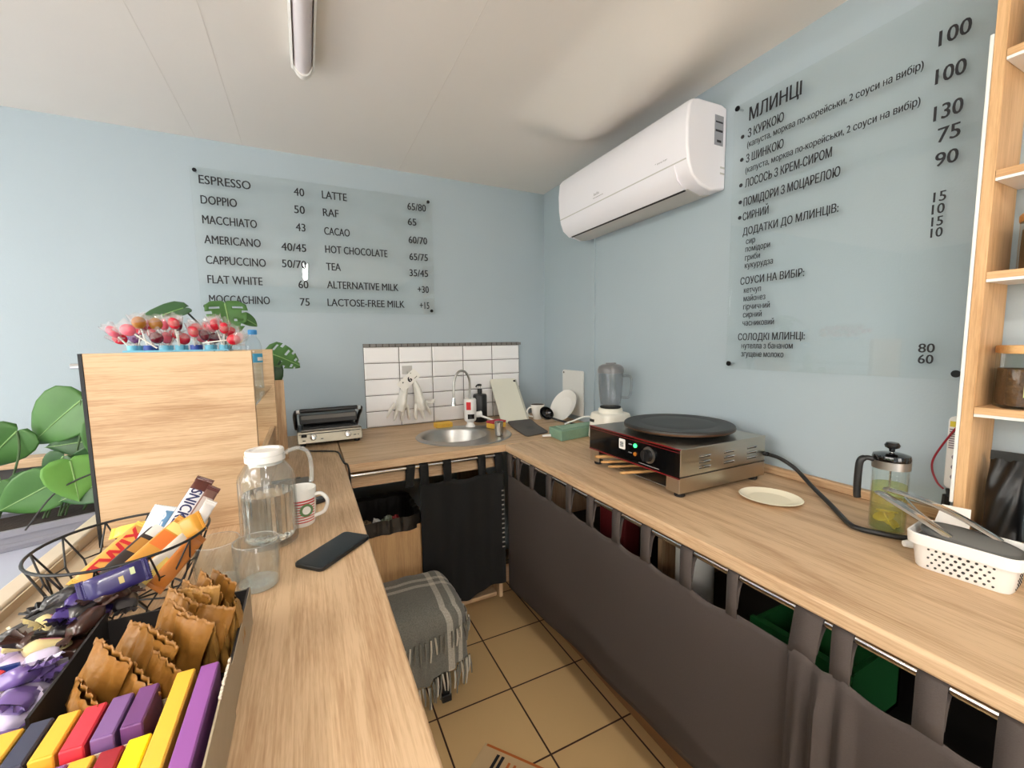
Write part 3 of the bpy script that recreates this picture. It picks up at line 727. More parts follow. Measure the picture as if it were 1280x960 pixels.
t = thing('faucet', 'white heated faucet with curved steel spout behind the sink', 'faucet', (-0.617, -0.255, ZW + 0.003))
MB().lathe([(0, 0), (0.026, 0), (0.026, 0.006), (0.019, 0.016), (0.018, 0.026), (0.030, 0.034), (0.033, 0.042), (0.033, 0.085), (0.0, 0.085)], 28).build('base', 'white', t)
MB().lathe([(0, 0.0855), (0.033, 0.0855), (0.034, 0.09), (0.034, 0.145), (0.030, 0.152), (0.0, 0.152)], 28).build('heater_body', 'white', t)
b = MB(); b.grid(8, 2, lambda u, v: (0.0342 * math.sin(-0.95 + 0.75 * u), -0.0342 * math.cos(-0.95 + 0.75 * u), 0.095 + 0.042 * v)); b.build('warning_label', 'red', t)['label'] = 'red warning label'
b = MB(); b.grid(8, 2, lambda u, v: (0.0335 * math.sin(-0.75 + 1.1 * u), -0.0335 * math.cos(-0.75 + 1.1 * u), 0.046 + 0.026 * v)); b.build('display', 'gloss_black', t)['label'] = 'black display'
MB().tube([(0.028, 0, 0.062), (0.064, -0.004, 0.064)], [0.016, 0.017], 16).build('valve', 'white', t)
MB().tube([(0.05, -0.012, 0.058), (0.09, -0.03, 0.042), (0.118, -0.042, 0.030)], [0.006, 0.0055, 0.0045], 10).build('lever', 'white', t)
sp = bez([(0.0, 0, 0.150), (0.001, 0, 0.20), (-0.002, -0.004, 0.255), (-0.022, -0.012, 0.292), (-0.05, -0.022, 0.304), (-0.078, -0.032, 0.292), (-0.096, -0.038, 0.255), (-0.102, -0.040, 0.20), (-0.103, -0.041, 0.165)], 8)
MB().tube(sp, 0.0062, 12).build('spout', 'steel2', t)
MB().tube([(-0.103, -0.041, 0.168), (-0.1035, -0.041, 0.15), (-0.104, -0.041, 0.135), (-0.1045, -0.041, 0.128)], [0.0068, 0.009, 0.013, 0.0135], 14).build('nozzle', 'chrome', t)

t = thing('soap_dispenser', 'black pump soap bottle standing behind the faucet', 'soap dispenser', (-0.505, -0.119, ZW))
MB().lathe([(0, 0), (0.038, 0), (0.040, 0.004), (0.040, 0.150), (0.036, 0.158), (0.013, 0.162), (0.013, 0.17), (0, 0.17)], 28).build('bottle', 'black', t)
MB().lathe([(0, 0.17), (0.0135, 0.17), (0.0135, 0.19), (0, 0.19)], 20).build('collar', 'black', t)
MB().lathe([(0, 0.19), (0.006, 0.19), (0.006, 0.205), (0, 0.205)], 12).build('pump_stem', 'chrome', t)
b = MB(); b.lathe([(0, 0.205), (0.012, 0.205), (0.010, 0.216), (0, 0.218)], 16); b.tube([(0, 0, 0.212), (-0.012, -0.008, 0.214), (-0.026, -0.016, 0.209), (-0.030, -0.018, 0.202)], [0.005, 0.005, 0.0042, 0.004], 8); b.build('pump_head', 'black', t)
def sponge(label, loc, rz):
    t = thing('sponge', label, 'sponge', loc, rz)
    MB().prism(rrect(-0.045, 0.045, -0.03, 0.03, 0.006), 0.0, 0.026).build('foam', 'sponge', t, bevel=0.003)
    return t
sponge('yellow sponge lying on the worktop left of the faucet against the tiles', (-0.745, -0.176, ZW), 0.05)
o = sponge('yellow sponge with red pad lying between the faucet and the steel tumbler', (-0.505, -0.345, ZW + 0.004), 0.3)
MB().prism(rrect(-0.046, 0.046, -0.031, 0.031, 0.006), 0.0263, 0.036).build('scouring_pad', 'sponge_pad', o, bevel=0.002)
t = thing('steel_tumbler', 'small steel tumbler standing on the right rim of the sink', 'tumbler', (-0.573, -0.532, ZW + 0.0042))
b = MB(); b.lathe([(0, 0), (0.0185, 0), (0.0195, 0.003), (0.0205, 0.062), (0.0185, 0.062), (0.0175, 0.006), (0, 0.005)], 28); b.build('cup', 'steel2', t)
MB().lathe([(0.0186, 0.062), (0.0212, 0.0625), (0.0212, 0.066), (0.0186, 0.0655), (0.0186, 0.062)], 28).build('rim', 'chrome', t)

# ivory board leaning on the tiles
t = thing('cutting_board', 'ivory plastic cutting board leaning on the tiles behind the grey mat', 'cutting board', (-0.350, -0.262, ZW + 0.003), 0.10)
t.rotation_euler = (-0.80, 0, -0.13)
b = MB(); b.prism([(p[0], p[1]) for p in rrect(-0.082, 0.085, 0.0, 0.325, 0.016)], -0.004, 0.004); b.xf(Matrix.Rotation(PI / 2, 4, 'X')); b.build('board', 'board2', t, bevel=0.0015)
b = MB(); b.prism(rrect(0.074, 0.0855, 0.01, 0.315, 0.005), -0.0045, 0.0046); b.xf(Matrix.Rotation(PI / 2, 4, 'X')); b.build('edge_groove', swatch('board_edge', (178, 178, 166)), t)
MB().disc((0.070, -0.0042, 0.302), 0.008, (0, -1, 0), 16, 0.0008).build('hang_hole', 'hole', t)

# right wall: white board, plate, mug, ladle, mat, foam block
t = thing('cutting_board', 'white plastic cutting board standing against the right wall behind the plate', 'cutting board', (-0.008, -0.333, ZW + 0.027))
t.rotation_euler = (0, 0.0, 0)
b = MB(); b.prism(rrect(-0.105, 0.105, 0, 0.258, 0.012), -0.004, 0.004)
b.xf(Matrix(((0, 0, 1, 0), (1, 0, 0, 0), (0, 1, 0, 0), (0, 0, 0, 1)))); b.build('board', 'board', t, bevel=0.001)
MB().disc((-0.0042, 0.09, 0.243), 0.006, (-1, 0, 0), 14, 0.0006).build('hang_hole', 'hole', t)
def dish(label, loc, normal, R_):
    t = thing('plate', label, 'plate', loc)
    q = Vector((0, 0, 1)).rotation_difference(Vector(normal).normalized()); t.rotation_mode = 'QUATERNION'; t.rotation_quaternion = q
    MB().lathe([(0, 0), (R_ * .55, 0), (R_ * .6, 0.002), (R_ * .97, 0.014), (R_, 0.016), (R_ * .985, 0.019), (R_ * .6, 0.006), (R_ * .55, 0.0045), (0, 0.0045)], 40).build('dish', 'porcelain', t)
    MB().lathe([(R_ * .5, -0.004), (R_ * .53, -0.004), (R_ * .53, 0.0), (R_ * .5, 0.0), (R_ * .5, -0.004)], 32).build('foot_ring', 'porcelain', t)
    return t
dish('round white plate propped up against the white cutting board', (-0.078, -0.352, ZW + 0.082), (-0.86, -0.12, 0.50), 0.098)
def mug(loc, rz, label, R_, Hh, outer, inner, pr=0.8):
    t = thing('mug', label, 'mug', loc, rz)
    b = MB(); b.use(0).lathe([(0, 0), (R_ * pr * .9, 0), (R_ * pr, 0.004), (R_ * (pr + 1) / 2, Hh * .5), (R_, Hh * .97), (R_ * .985, Hh), (R_ * .95, Hh * .99)], 36)
    b.use(1).lathe([(R_ * .95, Hh * .99), (R_ * .93, Hh * .9), (R_ * (pr * .9), 0.01), (0, 0.008)], 36)
    b.build('cup', [outer, inner], t)
    MB().tube(bez([(R_ * .92, 0, Hh * .80), (R_ * 1.35, 0, Hh * .82), (R_ * 1.72, 0, Hh * .62), (R_ * 1.5, 0, Hh * .33), (R_ * .86, 0, Hh * .20)], 6), 0.0048, 10).build('handle', outer, t)
    return t
mug((-0.187, -0.228, ZW), PI * 1.02, 'white mug with dark inside standing in the corner beside the plate', 0.041, 0.088, 'porcelain', swatch('mug_dark', (50, 38, 34)), 0.62)
t = thing('ladle', 'black kitchen ladle lying between the white mug and the plate', 'ladle', (-0.205, -0.345, ZW + 0.006))
b = MB(); b.lathe([(0, 0), (0.02, 0.004), (0.036, 0.018), (0.042, 0.036), (0.039, 0.036), (0.033, 0.02), (0.018, 0.008), (0, 0.004)], 24)
b.xf(Matrix.Translation((0, 0, 0.035)) @ Matrix.Rotation(0.9, 4, 'X') @ Matrix.Translation((0, 0, -0.01))); b.build('bowl', 'gloss_black', t)
MB().tube(bez([(0.01, -0.035, 0.03), (0.03, -0.09, 0.02), (0.06, -0.15, 0.012), (0.085, -0.20, 0.010)], 5), [0.009] * 10 + [0.007] * 6, 8, flat=0.5).build('handle', 'black', t)
t = thing('drying_mat', 'dark grey rubber mat lying on the worktop corner beside the sink', 'mat', (0, 0, ZW))
def mz(x, y): return 0.0012 + 0.018 * max(0, min(1, (y + 0.44) / 0.2)) ** 1.5
pts = rrect(-0.115, 0.115, -0.165, 0.165, 0.018, 4)
b = MB()
def matpt(u, v):
    p00, p10, p01, p11 = Vector((-0.47, -0.622)), Vector((-0.325, -0.588)), Vector((-0.415, -0.285)), Vector((-0.262, -0.288))
    p = p00 * (1 - u) * (1 - v) + p10 * u * (1 - v) + p01 * (1 - u) * v + p11 * u * v
    return p.x, p.y
def mfn(u, v):
    uu = u; vv = v
    e = 0.10
    du = max(0, e - min(uu, 1 - uu)) / e; dv = max(0, e - min(vv, 1 - vv)) / e
    if du and dv and du * du + dv * dv > 1:
        k = 1 / math.sqrt(du * du + dv * dv); du *= k; dv *= k
        uu = e * (1 - du) if uu < .5 else 1 - e * (1 - du); vv = e * (1 - dv) if vv < .5 else 1 - e * (1 - dv)
    x, y = matpt(uu, vv); return (x, y, mz(x, y) + 0.004)
b.grid(30, 30, mfn); b.build('sheet', 'mat', t, solid=0.004, soff=-1, weld=True)
b = MB(); x, y = matpt(.55, .45); b.prism(rrect(-0.022, 0.022, -0.007, 0.007, 0.006), 0, 0.0006); b.xf(Matrix.Translation((x, y, mz(x, y) + 0.0043)) @ Matrix.Rotation(-.6, 4, 'Z')); b.build('hang_slot', 'black', t)
t = thing('foam_block', 'green floral foam block lying beside the grey mat and the blender', 'foam block', (0, 0, ZW))
b = MB(); b.prism([(-0.362, -0.648), (-0.374, -0.778), (-0.10, -0.735), (-0.10, -0.64)], 0.0, 0.046); b.build('block', 'foam', t, bevel=0.003)
MB().prism([(-0.330, -0.662), (-0.345, -0.745), (-0.13, -0.71), (-0.13, -0.66)], 0.0462, 0.048).build('worn_top', swatch('foam_worn', (148, 178, 154), 0.9, noise=0.1, nscale=80), t)

# blender
t = thing('blender', 'white blender with smoked plastic jug beside the crepe maker', 'blender', (-0.150, -0.842, ZW), 0.0)
BX = t
def sq(r, z, k=5): return (r, z)
b = MB()
def rsq(w, z, p=4.5, n=40):
    out = []
    for i in range(n):
        a = 2 * PI * i / n; c, s_ = math.cos(a), math.sin(a)
        r = w / (abs(c) ** p + abs(s_) ** p) ** (1 / p); out.append((r * c, r * s_, z))
    return out
def stack(b, rows):
    n = len(rows[0]); vs = [p for r in rows for p in r]
    b.add(vs, [(k * n + i, k * n + (i + 1) % n, (k + 1) * n + (i + 1) % n, (k + 1) * n + i) for k in range(len(rows) - 1) for i in range(n)] + [list(range(n))[::-1], [(len(rows) - 1) * n + i for i in range(n)]])
stack(b, [rsq(0.080, 0.006), rsq(0.083, 0.012), rsq(0.079, 0.05), rsq(0.075, 0.105), rsq(0.071, 0.122), rsq(0.060, 0.126)])
b.build('motor_base', 'warmwhite', t, smooth=50, bevel=0.003)
b = MB(); stack(b, [rsq(0.078, 0.0), rsq(0.079, 0.0058)]); b.build('foot', 'rubber', t)
MB().lathe([(0.0, 0.1262), (0.056, 0.1262), (0.054, 0.142), (0.049, 0.146), (0, 0.146)], 32).build('jug_collar', 'warmwhite', t)
MB().lathe([(0, 0.1462), (0.046, 0.1462), (0.047, 0.153), (0, 0.153)], 32).build('blade_seal', 'rubber', t)
b = MB(); b.lathe([(0.043, 0.154), (0.045, 0.16), (0.051, 0.20), (0.055, 0.27), (0.056, 0.305), (0.0535, 0.305), (0.0525, 0.27), (0.0485, 0.20), (0.042, 0.162), (0, 0.158)], 36); b.build('jug', 'smoke', t)
b = MB(); b.lathe([(0, 0.306), (0.058, 0.306), (0.059, 0.322), (0.054, 0.335), (0.040, 0.344), (0.024, 0.346), (0.022, 0.352), (0, 0.353)], 36); b.build('lid', swatch('smoke_lid', (118, 118, 120), 0.3), t)
MB().tube(bez([(0.038, -0.036, 0.292), (0.058, -0.056, 0.292), (0.066, -0.064, 0.275), (0.064, -0.062, 0.22), (0.056, -0.054, 0.195), (0.035, -0.034, 0.195)], 6), 0.006, 10).build('handle', 'smoke', t)
b = MB(); b.box(-0.0785, -0.0735, 0.02, 0.05, 0.082, 0.094); b.build('name_plate', 'hole', t, smooth=0)
MB().disc((-0.0795, -0.005, 0.045), 0.020, (-1, 0, 0), 24, 0.010).build('speed_knob', 'warmwhite', t)
MB().tube(bez([(-0.175, -0.765, ZW + 0.075), (-0.175, -0.745, ZW + 0.088), (-0.19, -0.70, ZW + 0.085), (-0.235, -0.66, ZW + 0.062), (-0.28, -0.66, ZW + 0.052)], 7), 0.0042, 8).xf(Matrix.Translation((0.150, 0.842, -ZW))).build('power_cord', 'white', t)
t = thing('cable_plug', 'white plug tip poking out between the grey mat and the green foam', 'plug', (-0.385, -0.665, ZW))
MB().tube([(-0.02, 0.006, 0.007), (0.02, -0.004, 0.007)], [0.005, 0.0065], 10).build('plug_body', 'white', t)

# ================================================================== CREPE MAKER
t = thing('crepe_maker', 'steel crepe maker with black front panel and round iron plate', 'crepe maker', (-0.465, -1.53, ZW))
W_, D_ = 0.415, 0.375
b = MB(); b.box(0, D_, 0.0, W_, 0.062, 0.142); b.build('body', 'steel', t, smooth=0, bevel=0.002)
b = MB(); b.box(-0.0025, 0.0, 0.0, W_, 0.058, 0.142); b.build('front_panel', 'gloss_black', t, smooth=0)
b = MB(); b.box(-0.0045, 0.001, 0.0, W_, 0.1405, 0.1432); b.box(-0.0045, 0.001, 0.0, W_, 0.0568, 0.0598); b.box(-0.0035, 0, 0.0, W_, 0.1325, 0.134); b.build('trim_strip', 'redtrim', t, smooth=0)
b = MB(); b.box(0, D_, 0.0, 0.004, 0.014, 0.060); b.box(0, D_, W_ - 0.004, W_, 0.014, 0.060); b.box(0, 0.004, 0.004, 0.05, 0.014, 0.055); b.box(0, 0.004, W_ - 0.05, W_ - .004, 0.014, 0.055); b.box(D_ - 0.004, D_, 0, W_, 0.014, 0.060)
b.build('lower_frame', 'steel', t, smooth=0, bevel=0.001)
b = MB(); b.box(0.012, D_ - 0.01, 0.06, W_ - 0.06, 0.014, 0.017); b.build('drip_tray', 'steel2', t, smooth=0, bevel=0.001)
for x, y in ((0.022, 0.02), (0.022, W_ - 0.02), (D_ - 0.03, 0.02), (D_ - 0.03, W_ - 0.02)):
    MB().lathe([(0, 0), (0.013, 0), (0.015, 0.004), (0.015, 0.010), (0.017, 0.0138), (0, 0.0138)], 18, x, y).build('foot', 'rubber', t)
cx, cy = 0.200, 0.194
for a in (0.7, 2.3, 3.9, 5.5): MB().cyl(0.010, 0.1425, 0.158, cx + 0.125 * math.cos(a), cy + 0.125 * math.sin(a), 14).build('plate_post', 'steel2', t)
MB().lathe([(0, 0.1425), (0.135, 0.1425), (0.14, 0.150), (0, 0.150)], 40, cx, cy).build('heater', 'black', t)
b = MB(); b.lathe([(0, 0.156), (0.166, 0.156), (0.174, 0.158), (0.1765, 0.163), (0.1755, 0.168), (0.172, 0.1705), (0.125, 0.1705), (0.122, 0.1697), (0.118, 0.1705), (0.06, 0.1698), (0, 0.1694)], 72, cx, cy); b.build('hot_plate', 'castiron', t, smooth=30)
b = MB(); b.lathe([(0.160, 0.1545), (0.1770, 0.1578), (0.1775, 0.1625), (0.1766, 0.1627), (0.1762, 0.159), (0.160, 0.156), (0.160, 0.1545)], 72, cx, cy); b.build('plate_rim', swatch('baked_bronze', (96, 70, 48), 0.35, metal=0.6), t)['label'] = 'browned rim'
def fdisc(y, z, r, m, name, th=0.004, n=24): return MB().disc((-0.0025, y, z), r, (-1, 0, 0), n, th).build(name, m, t)
fdisc(0.118, 0.100, 0.026, 'steel2', 'dial_ring', 0.002)
fdisc(0.118, 0.100, 0.0185, 'black', 'dial_knob', 0.018)
MB().box(-0.026, -0.0205, 0.114, 0.122, 0.084, 0.116).build('dial_grip', 'black', t, smooth=0, bevel=0.001)
fdisc(0.176, 0.117, 0.0065, 'green_led', 'green_lamp', 0.003)['label'] = 'lit green lamp'
fdisc(0.176, 0.090, 0.0065, 'amber', 'amber_lamp', 0.003)
MB().prism(rrect(-0.015, 0.015, -0.017, 0.017, 0.004), 0, 0.0008).xf(Matrix(((0, 0, -1, -0.0026), (1, 0, 0, 0.238), (0, 1, 0, 0.110), (0, 0, 0, 1)))).build('sticker', 'paper', t)['label'] = 'white sticker'
b = MB()
for i in range(4): b.box(-0.0042, -0.0036, 0.231, 0.247, 0.101 + i * .0045, 0.1035 + i * .0045)
b.build('sticker_print', 'text', t, smooth=0)
b = MB(); b.box(-0.0032, -0.0026, 0.192, 0.207, 0.1155, 0.1185); b.box(-0.0032, -0.0026, 0.192, 0.207, 0.0885, 0.0915); b.box(-0.0032, -0.0026, 0.075, 0.16, 0.066, 0.068); b.build('panel_print', 'logo_grey', t, smooth=0)
for i in range(3):
    for k in range(3):
        x = 0.075 + i * 0.105; z = 0.082 + k * 0.016; b = MB()
        b.tube([(x, -0.0005, z), (x + 0.012, -0.003, z + 0.001), (x + 0.034, -0.003, z + 0.001), (x + 0.046, -0.0005, z)], 0.0022, 8)
        b.use(1).box(x + .001, x + .045, -0.0008, -0.0002, z - 0.0052, z - 0.0012)
        b.build('vent_louvre', ['chrome', 'hole'], t)
b = MB(); b.box(0.0, D_, -0.0006, 0.0, 0.0595, 0.0610); b.build('side_seam', 'hole', t, smooth=0)
MB().cyl(0.007, 0, 0.012, n=12).build('cord_gland', 'rubber', t, loc=(D_ - 0.006, -0.0005, 0.085), rot=(PI / 2, 0, 0))

def paddle(label, p0, p1, w0, w1, th=0.006, tipround=True):
    t = thing('wooden_spatula', label, 'spatula', p0)
    d = Vector(p1) - Vector(p0)
    L_ = d.length; t.rotation_euler = (0, -math.asin(d.z / L_), math.atan2(d.y, d.x))
    MB().tube([(0, 0, 0), (L_ * .03, 0, 0), (L_ * .62, 0, 0)], [w0 * .7, w0, w0 * .9], 12, flat=0.6).build('handle', 'utensil', t)
    b = MB(); b.prism([(L_ * .6, -w0 * .9), (L_ * .72, -w1), (L_ * .98, -w1 * 1.05), (L_, -w1 * .7), (L_, w1 * .7), (L_ * .98, w1 * 1.05), (L_ * .72, w1), (L_ * .6, w0 * .9)], -th / 2, th / 2)
    b.build('blade', 'utensil', t, bevel=0.0015)
paddle('top wooden spatula sticking out furthest left under the crepe maker', (-0.495, -1.185, ZW + 0.044), (-0.23, -1.26, ZW + 0.036), 0.0085, 0.024)
paddle('second wooden spatula lying under the topmost one in the crepe maker tray', (-0.493, -1.215, ZW + 0.032), (-0.22, -1.30, ZW + 0.027), 0.008, 0.022)
paddle('bottom wooden spatula lying in the crepe maker tray', (-0.487, -1.245, ZW + 0.023), (-0.21, -1.36, ZW + 0.0225), 0.007, 0.018, 0.005)
paddle('wooden spatula pointing sideways out of the crepe maker nearest the right leg', (-0.520, -1.345, ZW + 0.0335), (-0.24, -1.415, ZW + 0.028), 0.0075, 0.020)

MB().tube(bez([(-0.095, -1.545, ZW + 0.085), (-0.058, -1.56, ZW + 0.07), (-0.045, -1.60, ZW + 0.045), (-0.08, -1.665, ZW + 0.018), (-0.165, -1.76, ZW + 0.0085), (-0.250, -1.840, ZW + 0.0078), (-0.262, -1.868, ZW + 0.0075), (-0.252, -1.898, ZW + 0.0075), (-0.228, -1.940, ZW + 0.0075), (-0.180, -1.975, ZW + 0.0075)], 8), 0.0060, 10).xf(Matrix.Translation((0.465, 1.53, -ZW))).build('power_cord', 'cable', t)['label'] = 'thick black cord'

t = thing('paper_plate', 'oval ivory paper plate lying on the worktop right of the crepe maker', 'plate', (-0.243, -1.648, ZW), 0.35)
def ell(a, c, z, n=64, wav=0.0):
    return [(a * math.cos(2 * PI * i / n) * (1 + wav * math.cos(i * PI)), c * math.sin(2 * PI * i / n) * (1 + wav * math.cos(i * PI)), z) for i in range(n)]
b = MB(); stack(b, [ell(.045, .050, 0), ell(.050, .055, 0.001), ell(.070, .076, 0.009, wav=0.004), ell(.0725, .0785, 0.0095, wav=0.004), ell(.070, .076, 0.0105, wav=0.004), ell(.050, .055, 0.0028), ell(.045, .050, 0.002)]); b.build('plate_body', 'paperplate', t)
b = MB(); stack(b, [ell(.043, .048, 0.0021), ell(.0445, .0495, 0.0026)]); b.build('plate_well', 'paperplate', t)

# ================================================================== RIGHT FOREGROUND
t = thing('tea_press', 'glass tea press with black handle and lemon tea beside the white basket', 'tea press', (-0.194, -1.891, ZW))
MB().lathe([(0, 0.001), (0.031, 0.001), (0.0335, 0.004), (0.0335, 0.168), (0.0318, 0.168), (0.0318, 0.006), (0, 0.0045)], 40).build('beaker', 'glass', t)
MB().lathe([(0, 0.006), (0.0312, 0.0065), (0.0312, 0.110), (0, 0.110)], 36).build('tea', 'green_tea', t)
b = MB()
for (x, y, z, rx, rz_) in ((0.004, -0.006, 0.022, 0.5, 0.2), (-0.008, 0.008, 0.032, -0.4, 1.0), (0.010, 0.006, 0.042, 0.3, 2.0), (-0.012, -0.012, 0.026, 1.0, 0.4)):
    st = len(b.v); b.lathe([(0, -0.0025), (0.019, -0.002), (0.0205, 0), (0.019, 0.002), (0, 0.0025)], 18)
    b.xf(Matrix.Translation((x * .6, y * .6, z)) @ Matrix.Rotation(rz_, 4, 'Z') @ Matrix.Rotation(rx, 4, 'X'), st)
b.build('lemon_slices', 'lemon', t)['label'] = 'yellow lemon slices'
MB().cyl(0.002, 0.09, 0.19, n=8).build('plunger_rod', 'chrome', t)
MB().lathe([(0.0337, 0.148), (0.0348, 0.148), (0.0350, 0.166), (0.0337, 0.166), (0.0337, 0.148)], 40).build('steel_band', 'steel2', t)
MB().lathe([(0, 0.1685), (0.0345, 0.1665), (0.0352, 0.172), (0.0335, 0.179), (0.020, 0.183), (0, 0.184)], 36).build('lid', 'gloss_black', t)
MB().lathe([(0, 0.184), (0.005, 0.186), (0.006, 0.192), (0.013, 0.196), (0.0145, 0.201), (0.011, 0.207), (0, 0.209)], 24).build('knob', 'gloss_black', t)
MB().tube(bez([(-0.024, 0.024, 0.166), (-0.032, 0.034, 0.168), (-0.040, 0.042, 0.160), (-0.0415, 0.044, 0.13), (-0.0415, 0.044, 0.085), (-0.0405, 0.043, 0.072)], 6), [0.006] * 8 + [0.0075] * 23, 12).build('handle', 'black', t)

# perforated basket
t = thing('plastic_basket', 'small white perforated basket holding tongs and a grey pad, right foreground', 'basket', (-0.292, -2.052, ZW), 0.09)
def bsec(hx, hy, r, z): return [(p[0], p[1], z) for p in rrect(-hx, hx, -hy, hy, r, 5)]
b = MB(); rows = [bsec(.039, .062, .016, 0.0), bsec(.041, .064, .017, 0.003), bsec(.046, .069, .018, 0.05), bsec(.0475, .0705, .018, 0.0535), bsec(.0455, .0685, .017, 0.0535), bsec(.039, .062, .016, 0.005)]
stack(b, rows); b.build('bin_body', 'white', t, smooth=40)
b = MB(); rows = [bsec(.0475, .0705, .018, 0.048), bsec(.0525, .0755, .02, 0.0485), bsec(.054, .077, .021, 0.068), bsec(.0525, .0755, .02, 0.070), bsec(.0500, .0730, .019, 0.0695), bsec(.0480, .071, .018, 0.049)]
n = len(rows[0]); vs = [p for r in rows for p in r]
b.add(vs, [(k * n + i, k * n + (i + 1) % n, ((k + 1) % 6) * n + (i + 1) % n, ((k + 1) % 6) * n + i) for k in range(6) for i in range(n)])
b.build('rim', 'white', t, smooth=40)
for side in range(4):
    b = MB()
    for i in range(-5, 6):
        for j in range(5):
            hw = .062 if side % 2 == 0 else .038
            u = i * 0.0105 + (0.00525 if j % 2 else 0)
            if abs(u) > hw - .016: continue
            z = 0.008 + j * 0.0085
            off = (.0412 if side % 2 == 0 else .0642) + z * 0.1 - 0.0002
            r = 0.0026 - 0.0010 * min(1, abs(u) / hw)
            c, nrm = {0: ((-off, u, z), (-1, 0, 0.1)), 2: ((off, u, z), (1, 0, .1)), 1: ((u, -off, z), (0, -1, .1)), 3: ((u, off, z), (0, 1, .1))}[side]
            b.disc(c, r, nrm, 10, 0.0006)
    b.build('hole_pattern', 'hole', t)
t = thing('oval_pad', 'dark grey oval pad lying across the top of the white basket', 'pad', (-0.290, -2.056, ZW + 0.058), 0.09)
t.rotation_euler = (0.10, -0.12, 0.09)
b = MB(); stack(b, [ell(.036, .068, 0.0), ell(.0385, .0705, 0.003), ell(.0385, .0705, 0.010), ell(.036, .068, 0.0125)]); b.build('pad_body', swatch('pad_grey', (92, 92, 90), 0.6), t, smooth=50)
b = MB(); stack(b, [ell(.030, .060, 0.0126), ell(.029, .059, 0.0132)]); b.build('pad_face', swatch('pad_face_grey', (104, 104, 102), 0.6), t, smooth=50)
t = thing('tongs', 'steel kitchen tongs leaning out of the white basket towards the tea press', 'tongs', (0, 0, 0))
def arm(p0, p1, bow, w):
    pts = []
    P0, P1 = Vector(p0), Vector(p1); side = Vector(bow)
    for i in range(15):
        k = i / 14; pts.append(P0.lerp(P1, k) + side * math.sin(PI * k))
    return MB().tube(pts, [w * (1.25 - .5 * abs(i / 14 - .25)) for i in range(15)], 10, flat=0.34)
arm((-0.250, -1.915, 0.992), (-0.255, -2.085, 0.948), (0.0, 0, 0.012), 0.0115).build('arm', 'chrome', t)
arm((-0.278, -1.912, 0.988), (-0.315, -2.04, 0.946), (-0.004, 0, 0.003), 0.0115).build('arm', 'chrome', t)
MB().tube(bez([(-0.262, -1.945, 0.988), (-0.285, -1.975, 0.974), (-0.300, -2.01, 0.958)], 6), 0.0022, 8).build('spring', 'chrome', t)
for p in ((-0.250, -1.913, 0.992), (-0.278, -1.910, 0.988)): MB().blob(p, (0.0075, 0.012, 0.005), 12, 8).build('tip', 'steel2', t)
t = thing('scoop', 'white plastic scoop with its rounded handle poking out under the basket', 'scoop', (-0.258, -1.958, ZW), 0)
MB().tube([(-0.012, 0.006, 0.010), (-0.004, 0.0, 0.010), (0.012, -0.010, 0.010), (0.024, -0.018, 0.010)], [0.007, 0.0095, 0.0095, 0.008], 12, flat=0.9).build('handle', 'white', t)
MB().blob((0.040, -0.022, 0.012), (0.02, 0.012, 0.011)).build('bowl', 'white', t)
tag(MB().prism([(-0.03, 0), (0.03, 0), (0.03, 0.085), (-0.012, 0.085)], -0.0008, 0.0008).xf(Matrix(((0.25, 0, 1, -0.165), (-1, 0, 0.25, -1.985), (0, 1, 0, ZW), (0, 0, 0, 1)))).build('paper_card', 'paper', smooth=0), 'white paper card standing behind the basket and tongs', 'card')

# power strip with red wire beside the shelf
t = thing('power_strip', 'white power strip fixed to the right wall beside the open shelf', 'power strip', (-0.001, -1.946, 0.965))
b = MB(); b.prism(rrect(-0.016, 0.018, 0, 0.175, 0.012), 0, 0.028); b.xf(Matrix(((0, 0, -1, 0), (1, 0, 0, 0), (0, 1, 0, 0), (0, 0, 0, 1)))); b.build('strip_body', 'white', t, bevel=0.003)
b = MB()
for i in range(9): b.box(-0.0288, -0.0282, 0.004, 0.014, 0.098 + i * 0.0055, 0.101 + i * 0.0055)
for i in range(3): b.disc((-0.0282, 0.0, 0.03 + i * 0.024), 0.007, (-1, 0, 0), 14, 0.0006)
b.build('socket_slots', swatch('slot_grey', (130, 120, 130)), t)
MB().box(-0.0295, -0.028, -0.012, 0.014, 0.150, 0.163).build('yellow_label', swatch('label_yellow', (226, 206, 60)), t, smooth=0)
t = thing('wire', 'thin red wire looping out beside the white power strip', 'wire')
MB().tube(bez([(-0.033, -1.946, 1.118), (-0.034, -1.930, 1.085), (-0.030, -1.909, 1.035), (-0.030, -1.907, 1.005), (-0.030, -1.918, 0.975), (-0.029, -1.930, 0.962)], 8), 0.0022, 8).build('wire_core', 'redwire', t)
t = thing('cable', 'dark cable tangle hanging below the white power strip', 'cable')
MB().tube(bez([(-0.020, -1.934, 0.962), (-0.03, -1.940, 0.94), (-0.02, -1.928, 0.915), (-0.035, -1.945, 0.90), (-0.03, -1.95, 0.888)], 8), 0.004, 8).build('cord', 'cable', t)
MB().tube([(-0.028, -1.936, 0.948), (-0.026, -1.934, 0.922)], 0.008, 8).build('plug', 'black', t)

